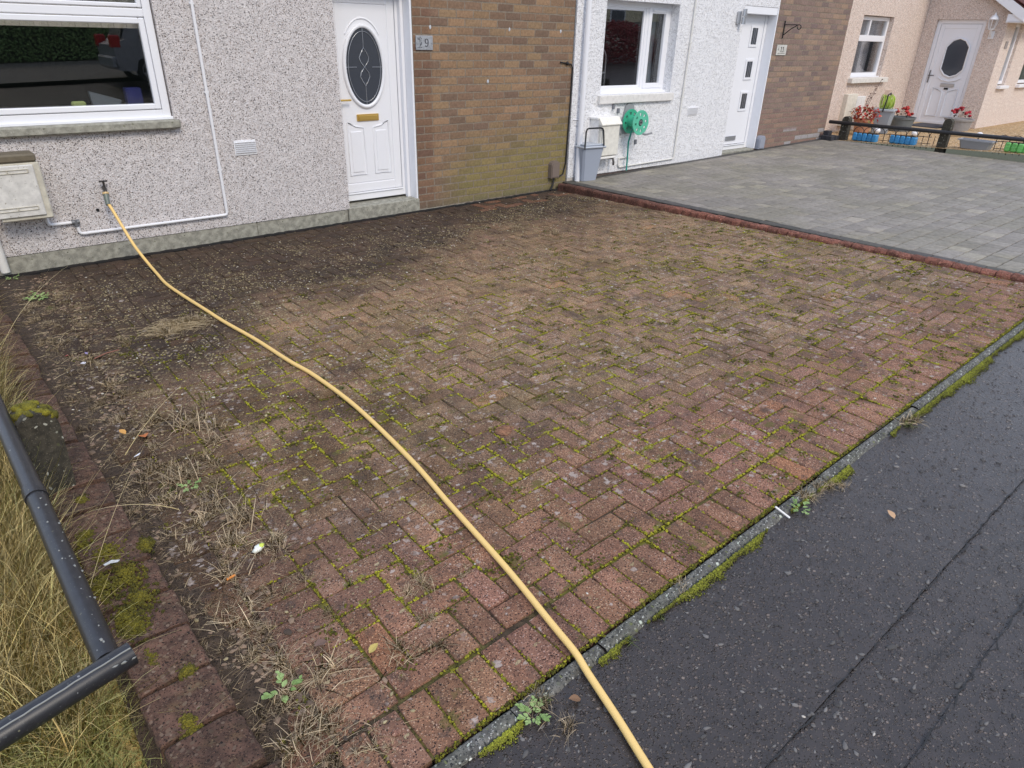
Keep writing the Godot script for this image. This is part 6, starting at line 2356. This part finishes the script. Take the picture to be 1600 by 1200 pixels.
func make_moss() -> void:
	var drive := get_node("driveway")
	var tuft := MB.new()
	for i in 7:
		tuft.blob(Vector3(rng.randf_range(-0.7, 0.7), 0.1 + rng.randf_range(-0.1, 0.3), rng.randf_range(-0.7, 0.7)), Vector3(0.42, 0.5, 0.42) * rng.randf_range(0.5, 1.1), rng, 0.5, 4, 5)
	var tm := tuft.mesh()
	var xfs := []
	var cols := []
	for b in blocks:
		if b[1] < 0.7:
			continue
		var steps := int((b[2] + b[3]) / 0.009)
		for i in steps:
			var f := rng.randf()
			var x: float = b[0]
			var z: float = b[1]
			if rng.randf() < b[2] / (b[2] + b[3]):
				x += (f - 0.5) * b[2]
				z += b[3] * 0.5
			else:
				x += b[2] * 0.5
				z += (f - 0.5) * b[3]
			var d := mossy(x, z)
			if rng.randf() > d * 1.0 + 0.05 * smooth(1.5, 3.0, z):
				continue
			var s := rng.randf_range(0.003, 0.0062) * (0.75 + 0.6 * d)
			xfs.append(spin(Vector3(s, s * 0.85, s), Vector3(x + rng.randf_range(-0.003, 0.003), drive_y(x, z) - 0.004 + s * 0.1, z + rng.randf_range(-0.003, 0.003))))
			var y := clampf(rng.randf() * 0.6 + d * 0.5 + nf.get_noise_2d(x * 200, z * 200) * 0.6, 0, 1)
			cols.append(lin(108, 106, 36).lerp(lin(204, 198, 60), y))
	# cushions that have spread over the blocks
	for i in 2600:
		var c := Vector2(rng.randf_range(0.3, 6.0), rng.randf_range(1.5, 5.35))
		if rng.randf() > mossy(c.x, c.y) * 0.35 + 0.012:
			continue
		for k in 14:
			var x := c.x + rng.randfn(0.0, 0.022)
			var z := c.y + rng.randfn(0.0, 0.014)
			var s := rng.randf_range(0.003, 0.008)
			xfs.append(spin(Vector3(s, s * 0.8, s), Vector3(x, drive_y(x, z) + s * 0.1, z)))
			cols.append(lin(84, 82, 30).lerp(lin(140, 136, 40), rng.randf()))
	scatter("moss", tm, M.moss, xfs, cols, drive)
	# the moss along the foot of the kerb
	xfs = []
	cols = []
	for i in 30000:
		var x := rng.randf_range(0.7, 9.0)
		var n := nz.get_noise_2d(x * 110, 50.0) + 0.5 * nf.get_noise_2d(x * 60, 8.0) + 0.35 * nf.get_noise_2d(x * 240, 80.0)
		var w := 0.010 + 0.045 * n + 0.018 * smooth(2.5, 4.5, x)
		if x < 1.16: w -= 0.022
		if x > 2.75 and x < 3.15: w -= 0.05
		if w <= 0.001 or rng.randf() > 0.25 + w * 22.0:
			continue
		var u := minf(absf(rng.randfn(0.0, 0.55)), 1.7)
		var z := 5.4325 + kerb_z(x) + u * w
		var s := rng.randf_range(0.0022, 0.006) * (1.1 - 0.4 * u)
		xfs.append(spin(Vector3(s, s * 1.1, s), Vector3(x, street(x) - 0.011 + s * 0.3 + 0.010 * smooth(1.0, 0.0, u), z)))
		var g := clampf(rng.randf() * 0.7 + n * 0.5 - 0.25 * u, 0, 1)
		cols.append(lin(104, 104, 46).lerp(lin(194, 198, 74), g))
	for i in 2600:      # and on the drive's side of it
		var x := rng.randf_range(0.6, 6.0)
		var n := nz.get_noise_2d(x * 130, 20.0)
		if rng.randf() > 0.45 + n:
			continue
		var s := rng.randf_range(0.003, 0.007)
		xfs.append(spin(Vector3(s, s, s), Vector3(x, street(x) - 0.003, 5.3705 + kerb_z(x) + rng.randfn(0.0, 0.004))))
		cols.append(lin(82, 80, 28).lerp(lin(146, 142, 38), rng.randf()))
	scatter("moss", tm, M.moss, xfs, cols, get_node("kerb"))
	# moss cushions on the left edging
	xfs = []
	cols = []
	for q in [[0.10, 4.02, 0.05, 0.07], [0.13, 4.18, 0.045, 0.07], [0.14, 4.33, 0.04, 0.05], [0.10, 4.45, 0.03, 0.05], [0.17, 4.72, 0.02, 0.02], [0.06, 3.86, 0.03, 0.03], [0.09, 3.62, 0.02, 0.03], [0.02, 2.6, 0.03, 0.1], [0.03, 3.9, 0.04, 0.12], [0.05, 4.2, 0.05, 0.1], [0.08, 4.4, 0.04, 0.08], [0.1, 4.6, 0.03, 0.06], [0.02, 3.0, 0.04, 0.1], [0.12, 4.9, 0.03, 0.05], [0.12, 5.1, 0.03, 0.06], [0.22, 4.05, 0.02, 0.03]]:
		for k in 240:
			var x: float = q[0] + rng.randfn(0.0, 0.6) * q[2]
			var z: float = q[1] + rng.randfn(0.0, 0.6) * q[3]
			var s := rng.randf_range(0.004, 0.009)
			var r := Vector2((x - q[0]) / q[2], (z - q[1]) / q[3]).length()
			xfs.append(spin(Vector3(s, s * 1.1, s), Vector3(x, 0.052 + 0.012 * maxf(0.0, 1.0 - r) - 0.03 * smooth(0.06, -0.02, x), z)))
			cols.append(lin(84, 80, 30).lerp(lin(150, 138, 44), clampf(rng.randf() * 0.7 + 0.4 * (1.0 - r), 0, 1)))
	scatter("moss", tm, M.moss, xfs, cols, get_node("brick_edging"))
	# crumbs of grit and dried moss lying about
	var crumb := MB.new()
	crumb.blob(Vector3.ZERO, Vector3(1, 0.6, 0.75), rng, 0.35, 3, 5)
	xfs = []
	cols = []
	for i in 60000:
		var x := rng.randf_range(0.2, 6.0)
		var z := rng.randf_range(0.06, 5.3)
		if rng.randf() > gritty(x, z) * 0.66:
			continue
		var s := 0.0018 + absf(rng.randfn(0.0, 0.0024))
		xfs.append(spin(Vector3(s * 1.3, s, s), Vector3(x, drive_y(x, z) + s * 0.3, z)))
		var t := rng.randf()
		cols.append(lin(122, 108, 78).lerp(lin(176, 162, 124), t) if t < 0.93 else lin(200, 194, 180))
	for i in 11000:      # earth and bits along the left edge
		var x := 0.16 + absf(rng.randfn(0.0, 0.16))
		var z := rng.randf_range(0.2, 5.3)
		var s := 0.002 + absf(rng.randfn(0.0, 0.0042))
		xfs.append(spin(Vector3(s * 1.2, s * 0.7, s), Vector3(x, drive_y(x, z) + s * 0.2 - 0.003, z)))
		cols.append(lin(70, 58, 48).lerp(lin(150, 126, 104), rng.randf()))
	scatter("grit", crumb.mesh(), M.grit, xfs, cols, drive)


func blade(m: MB, base: Vector3, dir: Vector3, l: float, w: float, droop: float, c0: Color, c1: Color, segs := 4) -> void:
	var p := base
	var d := dir.normalized()
	var side := d.cross(Vector3(rng.randfn(), 0.3, rng.randfn())).normalized()
	var a := -1
	var b := -1
	for i in segs + 1:
		var f := float(i) / segs
		var ww := w * (1.0 - f * 0.85) * 0.5
		var no := side.cross(d).normalized()
		if no.y < 0: no = -no
		no = (no + Vector3(0, 1.4, 0.3)).normalized()
		var c := c0.lerp(c1, f)
		var a2 := m.vert(p - side * ww, no, c)
		var b2 := m.vert(p + side * ww, no, c)
		if a >= 0:
			m.face(a, b, b2)
			m.face(a, b2, a2)
		a = a2
		b = b2
		p += d * l / segs
		d = (d + Vector3(0, -droop / segs, 0)).normalized()


func tuft_mesh(n: int, l: float, spread: float, droop: float, w: float, c0: Array, c1: Array, patch := 0.02) -> ArrayMesh:
	var m := MB.new()
	for i in n:
		var a := rng.randf() * TAU
		var s := rng.randf() * spread
		var g := rng.randf_range(0.7, 1.15)
		var k0 := lin(c0[0] * g, c0[1] * g, c0[2] * g)
		var k1 := lin(c1[0] * g, c1[1] * g, c1[2] * g)
		blade(m, Vector3(rng.randfn() * patch, 0, rng.randfn() * patch), Vector3(cos(a) * s, 1.0 - s * 0.55, sin(a) * s), l * rng.randf_range(0.4, 1.0), w * rng.randf_range(0.6, 1.2), droop * rng.randf_range(0.3, 1.3), k0, k1)
	return m.mesh()


func make_grass() -> void:
	# dead tufts on the paving: [x, z, size]
	var spots := [[0.93, 1.86, 1.5], [1.02, 1.80, 1.2], [0.86, 1.93, 1.2], [0.62, 1.9, 0.8], [0.38, 2.2, 1.0], [0.42, 2.5, 1.1], [0.55, 2.75, 1.0], [0.36, 2.95, 1.0], [0.50, 3.05, 1.2], [0.62, 3.2, 1.2], [0.70, 3.3, 1.2], [0.66, 3.42, 1.1], [0.42, 3.3, 1.0], [0.36, 3.5, 1.1], [0.48, 3.62, 1.2], [0.60, 3.6, 1.3], [0.38, 3.78, 1.1], [0.52, 3.86, 1.3], [0.44, 3.98, 1.2], [0.58, 4.06, 1.2], [0.34, 4.12, 1.0], [0.48, 4.2, 1.2], [0.40, 4.36, 1.1], [0.60, 4.32, 1.0], [0.36, 4.55, 1.0], [0.33, 4.75, 1.1], [0.42, 4.83, 1.1], [0.50, 4.93, 1.2], [0.36, 4.95, 0.9], [0.42, 5.12, 1.1], [0.52, 5.2, 0.8], [0.32, 5.1, 1.0], [0.38, 5.28, 1.0], [0.72, 5.02, 0.8], [0.93, 4.83, 0.7], [1.05, 4.88, 0.6], [0.85, 4.95, 0.7], [0.30, 1.3, 0.8], [0.34, 1.7, 0.9], [0.28, 0.9, 0.8], [0.30, 2.0, 0.9], [0.75, 3.0, 0.8], [0.86, 3.45, 0.7], [4.4, 1.75, 1.0], [4.3, 1.3, 0.7], [1.62, 5.40, 0.8], [2.42, 5.44, 0.9], [2.56, 5.45, 0.7], [3.35, 5.45, 0.8], [5.2, 3.9, 0.7], [5.75, 3.0, 0.8], [5.85, 2.5, 0.7], [5.9, 3.3, 0.7], [0.92, 5.445, 0.9], [6.0, 3.7, 0.6]]
	var kinds := []
	for i in 5:
		kinds.append(tuft_mesh(70 + 12 * i, 0.075 + 0.012 * i, 1.1 + 0.1 * i, 1.3, 0.0034, [176, 150, 116], [232, 210, 172], 0.012 + 0.004 * i))
	for k in 5:
		var xfs := []
		var cols := []
		for i in spots.size():
			if i % 5 != k:
				continue
			var q: Array = spots[i]
			for e in 3:
				var s: float = q[2] * rng.randf_range(0.75, 1.35) * (1.0 if e == 0 else 0.7)
				var x: float = q[0] + (0.0 if e == 0 else rng.randfn(0.0, 0.035))
				var z: float = q[1] + (0.0 if e == 0 else rng.randfn(0.0, 0.035))
				xfs.append(spin(Vector3(s, s * rng.randf_range(0.35, 0.8), s * rng.randf_range(0.6, 1.1)), Vector3(x, (drive_y(x, z) if z < 5.37 else street(x)) - 0.004, z), 0.3))
				cols.append(Color(1, 1, 1) * rng.randf_range(0.75, 1.1))
		for i in 60:      # thinner scraps in the dirt along the edge
			var x := 0.2 + absf(rng.randfn(0.0, 0.2))
			var z := rng.randf_range(0.5, 5.3)
			var s := rng.randf_range(0.35, 0.8)
			xfs.append(spin(Vector3(s, s * 0.45, s), Vector3(x, drive_y(x, z) - 0.004, z), 0.4))
			cols.append(Color(0.95, 0.92, 0.86) * rng.randf_range(0.55, 1.0))
		scatter("dead_grass", kinds[k], M.leaf, xfs, cols)
	# loose straws and roots lying flat
	var lie := MB.new()
	blade(lie, Vector3(-0.03, 0.001, 0), Vector3(1, 0.16, 0.1), 0.065, 0.0022, 0.32, Color(1, 1, 1), Color(1, 1, 1), 5)
	var lx := []
	var lc := []
	for i in 2200:
		var x := 0.2 + absf(rng.randfn(0.0, 0.22))
		var z := rng.randf_range(0.4, 5.35)
		if i % 9 == 0:
			x = rng.randf_range(0.3, 6.0)
		var s := rng.randf_range(0.4, 1.5)
		lx.append(Transform3D(Basis(Vector3.UP, rng.randf() * TAU).scaled_local(Vector3(s, s * 0.8, s * rng.randf_range(-1.5, 1.5))), Vector3(x, drive_y(x, z) + rng.randf() * 0.006, z)))
		lc.append(lin(104, 84, 62).lerp(lin(204, 184, 146), rng.randf()))
	for i in 1300:
		var x := rng.randfn(0.94, 0.09)
		var z := rng.randfn(1.87, 0.07)
		lx.append(Transform3D(Basis(Vector3.UP, rng.randf() * TAU).scaled_local(Vector3(1.2, 0.9, 1.0)), Vector3(x, drive_y(x, z) + rng.randf() * 0.012, z)))
		lc.append(lin(130, 108, 80).lerp(lin(216, 196, 156), rng.randf()))
	scatter("loose_straw", lie.mesh(), M.leaf, lx, lc)
	# green hearts of the tufts that still grow, scraps of weed in the joints
	var green := tuft_mesh(34, 0.045, 1.0, 0.8, 0.003, [86, 96, 44], [140, 152, 84], 0.006)
	var gx := []
	var gc := []
	for q in [[0.72, 4.66, 1.0], [1.38, 3.32, 1.0], [1.72, 3.38, 0.8], [4.1, 1.1, 0.9], [4.7, 1.15, 1.0], [5.3, 2.0, 1.2], [5.7, 2.7, 1.2], [5.85, 3.2, 1.1], [5.9, 3.6, 1.0], [5.95, 4.2, 1.0], [5.6, 2.55, 1.0], [2.43, 5.44, 0.9], [3.3, 5.45, 1.2], [0.3, 1.2, 1.0], [0.36, 1.0, 1.2], [0.98, 2.1, 0.8], [1.35, 3.15, 1.0], [2.2, 3.7, 0.7], [0.95, 5.44, 1.0], [1.45, 5.45, 0.9], [1.3, 5.45, 1.0], [0.4, 3.7, 0.9], [0.62, 3.9, 0.7]]:
		gx.append(spin(Vector3(q[2], q[2] * 0.7, q[2]), Vector3(q[0], (drive_y(q[0], q[1]) if q[1] < 5.37 else street(q[0]) - 0.005) - 0.003, q[1])))
		gc.append(Color(1, 1, 1))
	scatter("green_weeds", green, M.leaf, gx, gc)
	# the uncut grass beyond the rail: straw stems over a green thatch
	var straw := []
	for i in 4:
		straw.append(tuft_mesh(24, 0.46, 0.75, 1.0, 0.0034, [248, 210, 126], [254, 232, 166], 0.04))
	var low := []
	for i in 3:
		low.append(tuft_mesh(34, 0.17, 1.1, 1.0, 0.0034, [150, 156, 80], [206, 208, 128], 0.05))
	for k in 4:
		var xfs := []
		var cols := []
		for i in 760:
			var x := -0.07 - absf(rng.randfn(0.0, 0.5))
			var z := rng.randf_range(0.4, 4.75)
			if rng.randf() < smooth(4.0, 4.9, z) * 0.85:
				continue
			var s := rng.randf_range(0.55, 1.1) * (0.75 if x > -0.16 else 1.0)
			xfs.append(Transform3D(Basis(Vector3(0, 0, 1), rng.randf_range(-0.28, 0.16)) * Basis(Vector3.UP, rng.randf() * TAU).scaled_local(Vector3(s, s, s)), Vector3(x, -0.03, z)))
			cols.append(Color(1, 0.98, 0.94) * rng.randf_range(0.75, 1.1))
		scatter("tall_dry_grass", straw[k], M.leaf, xfs, cols)
	for k in 3:
		var xfs := []
		var cols := []
		for i in 1300:
			var x := 0.05 - absf(rng.randfn(0.0, 0.55))
			var z := rng.randf_range(0.3, 5.36)
			if x > 0.0 and z < 4.0 or rng.randf() < 0.85 * smooth(4.75, 4.3, z):
				continue
			var s := rng.randf_range(0.4, 0.9) * smooth(0.12, -0.12, x) + 0.15
			xfs.append(spin(Vector3(s, s, s), Vector3(x, -0.035, z)))
			var dry := clampf(rng.randf() * 0.5 + smooth(5.0, 4.4, z) * 0.8, 0, 1)
			cols.append(Color(1, 1, 1).lerp(Color(1.35, 1.2, 1.2), dry) * rng.randf_range(0.75, 1.1))
		scatter("lawn_grass", low[k], M.leaf, xfs, cols)
	# long seeding stalks that arch over the rail and the edging
	var st := MB.new()
	for q in [[-0.06, 2.5, 0.5, -0.2, 0.75], [-0.03, 2.1, 0.55, -0.35, 0.8], [-0.05, 2.7, 0.45, 0.1, 0.7], [0.0, 3.9, 0.9, -0.55, 0.8], [-0.1, 3.9, 0.8, -0.4, 1.1], [0.02, 3.0, 0.35, 0.3, 0.6], [0.02, 3.3, 0.3, -0.2, 0.7], [-0.05, 3.6, 0.35, 0.05, 0.7], [0.05, 4.0, 1.1, -0.1, 0.55], [-0.05, 4.3, 0.5, -0.4, 0.7], [0.02, 4.55, 0.6, -0.3, 0.6], [0.0, 4.7, 0.9, 0.2, 0.5], [-0.1, 2.9, 0.2, 0.1, 0.75], [-0.12, 3.2, 0.15, 0.2, 0.8], [-0.1, 3.3, 0.3, -0.1, 0.8], [-0.05, 1.9, 0.5, 0.0, 0.8], [0.1, 4.9, 0.5, 0.3, 0.4], [0.3, 3.3, 0.9, -0.3, 0.5], [0.45, 3.7, 1.0, 0.2, 0.45], [0.4, 3.85, -0.9, 0.1, 0.4], [0.35, 2.2, 0.2, -0.1, 0.4], [0.5, 2.9, -0.6, 0.5, 0.4]]:
		var l: float = q[4]
		for e in 1:
			var j := rng.randf_range(-0.12, 0.12) * float(e)
			blade(st, Vector3(q[0] + j * 0.3, 0.0, q[1] + j), Vector3(q[2] + j, 0.9, q[3] - j), l * rng.randf_range(0.8, 1.05), 0.0026, rng.randf_range(0.4, 0.9), lin(206, 184, 124), lin(240, 222, 176), 12)
	var sg := obj("grass_stalks", st, M.leaf)
	sg.set_meta("kind", "stuff")


func weed(label: String, at: Vector3, s: float, n: int) -> void:
	var t := thing("weed", label, "weed", at)
	var m := MB.new()
	for i in n:
		var a := TAU * i / n + rng.randf_range(-0.3, 0.3)
		m.col = lin(122, 150, 84).lerp(lin(160, 182, 116), rng.randf())
		var l := s * rng.randf_range(0.6, 1.1)
		var d := Vector3(cos(a), rng.randf_range(0.25, 0.6), sin(a))
		for k in 4:
			var p := d * l * (0.3 + 0.22 * k)
			leaf(m, p, l * (0.42 - 0.05 * k), PI / 2 - a + (0.7 if k % 2 else -0.7), rng.randf_range(-0.3, 0.2))
		leaf(m, d * l * 0.6, l * 0.55, PI / 2 - a, 0.0)
	obj("leaves", m, M.leaf, t)


func make_litter() -> void:
	var on := func(x: float, z: float, up: float) -> Vector3: return Vector3(x, drive_y(x, z) + up, z)
	weed("ragged light green weed growing at the kerb foot near the hose", Vector3(0.885, street(0.885) - 0.004, 5.452), 0.05, 9)
	weed("small light green weed with few leaves beside the brick edging", on.call(0.37, 4.93, 0.0), 0.055, 4)
	weed("tiny green weed by the kerb beside the moss farther up the street", Vector3(2.31, street(2.31) - 0.004, 5.455), 0.05, 6)
	weed("bright green weed low at the far end of the brick edging", on.call(0.33, 0.75, 0.0), 0.09, 8)
	weed("bright green leaf tuft by the wall at the downpipe", on.call(0.24, 0.13, 0.0), 0.05, 5)
	weed("green seedling in the dirt among the dead tufts", on.call(0.47, 3.72, 0.0), 0.05, 5)
	var cg := MB.new()
	cg.col = lin(236, 234, 230)
	cg.tube([Vector3(2.205, street(2.2) + 0.034, 5.40), Vector3(2.236, street(2.23) - 0.004, 5.452)], 0.0042, 8)
	tag(obj("cigarette", cg, M.tint), "white cigarette end leaning over the kerb above the moss", "cigarette")
	var cb := MB.new()
	cb.col = lin(222, 142, 66)
	cb.tube([on.call(0.398, 4.372, 0.012), on.call(0.43, 4.368, 0.012)], 0.0045, 8)
	tag(obj("cigarette_end", cb, M.tint), "orange cigarette filter in the dirt beside the brick edging", "cigarette")
	var pk := thing("wrapper", "white and lime crumpled wrapper on the paving among the dead tufts", "wrapper", on.call(0.545, 4.285, 0.012), 0.5)
	var pm := MB.new()
	pm.col = lin(236, 238, 226)
	pm.blob(Vector3.ZERO, Vector3(0.026, 0.010, 0.017), rng, 0.25, 4, 7)
	pm.col = lin(206, 220, 90)
	pm.blob(Vector3(0.012, 0.004, 0.004), Vector3(0.014, 0.007, 0.01), rng, 0.25, 4, 7)
	obj("sheet", pm, M.tint, pk)
	var bits := [[0.36, 3.345, 0.022, [224, 226, 232], "pale scrap of paper beside the edging near the mossy post", "paper"], [0.10, 4.12, 0.026, [216, 216, 210], "white torn strip on the moss beside the black rail", "paper"], [0.31, 1.95, 0.016, [206, 96, 90], "small pinkish scrap in the dirt at the far end of the edging", "litter"], [0.40, 1.98, 0.016, [150, 138, 178], "small lilac scrap in the dirt at the far end of the edging", "litter"], [0.36, 2.12, 0.016, [216, 214, 220], "small white scrap beside the twig in the dirt", "litter"]]
	for q in bits:
		var m := MB.new()
		var c: Array = q[3]
		m.col = lin(c[0], c[1], c[2])
		var s: float = q[2]
		m.xf = Transform3D(Basis(Vector3.UP, rng.randf() * TAU) * Basis(Vector3.RIGHT, 0.4), Vector3.ZERO)
		m.quad(Vector3(-s, 0, s * 0.5), Vector3(0, s * 0.25, s * 0.6), Vector3(0.0, s * 0.1, -s * 0.5), Vector3(-s * 0.8, 0.0, -s * 0.4))
		m.quad(Vector3(0, s * 0.25, s * 0.6), Vector3(s, 0, s * 0.4), Vector3(s * 0.7, 0, -s * 0.6), Vector3(0, s * 0.1, -s * 0.5))
		tag(obj("paper_scrap", m, M.tint, self, on.call(q[0], q[1], 0.012 if q[1] < 4.0 or q[0] > 0.2 else 0.085)), q[4], q[5])
	var lv := [[0.42, 3.16, 0.05, [206, 124, 72], "curled orange dead leaf standing among the dead tufts"], [0.36, 3.1, 0.03, [214, 160, 88], "small yellow orange leaf near the edging"], [1.52, 2.93, 0.03, [206, 190, 70], "small yellow leaf lying near the hose"], [0.55, 4.84, 0.034, [120, 96, 84], "brown pointed dead leaf on the paving by the dead tufts"], [0.63, 4.97, 0.028, [190, 170, 96], "small tan leaf at the joint beside a dead tuft"], [2.55, 5.72, 0.03, [196, 158, 122], "pale orange leaf on the dark asphalt"], [1.03, 5.50, 0.028, [132, 100, 74], "brown leaf at the kerb foot under the hose"]]
	for q in lv:
		var m := MB.new()
		var c: Array = q[3]
		m.col = lin(c[0], c[1], c[2])
		leaf(m, Vector3.ZERO, q[2] * 1.4, rng.randf() * TAU, -0.3)
		var at: Vector3 = on.call(q[0], q[1], 0.010)
		if q[1] > 5.4: at.y = street(q[0]) - 0.004
		tag(obj("dead_leaf", m, M.leaf, self, at), q[4], "leaf")
	var stn := [[1.78, 4.22, 0.055, [176, 142, 112], "flat tan patch of stone lying in the drive right of the hose"], [0.56, 5.25, 0.014, [196, 160, 142], "small pinkish pebble on the front border"]]
	for q in stn:
		var m := MB.new()
		var c: Array = q[3]
		m.col = lin(c[0], c[1], c[2])
		var s: float = q[2]
		m.blob(Vector3.ZERO, Vector3(s, minf(s * 0.3, 0.006), s * 0.8), rng, 0.12, 5, 10)
		tag(obj("pebble", m, M.edge, self, on.call(q[0], q[1], 0.001)), q[4], "stone")
	var tw := MB.new()
	tw.col = lin(140, 96, 78)
	tw.tube([on.call(0.42, 2.10, 0.014), on.call(0.49, 2.07, 0.018), on.call(0.56, 2.05, 0.012)], 0.004, 5)
	tag(obj("twig", tw, M.tint), "reddish twig lying in the dirt at the far end of the edging", "twig")
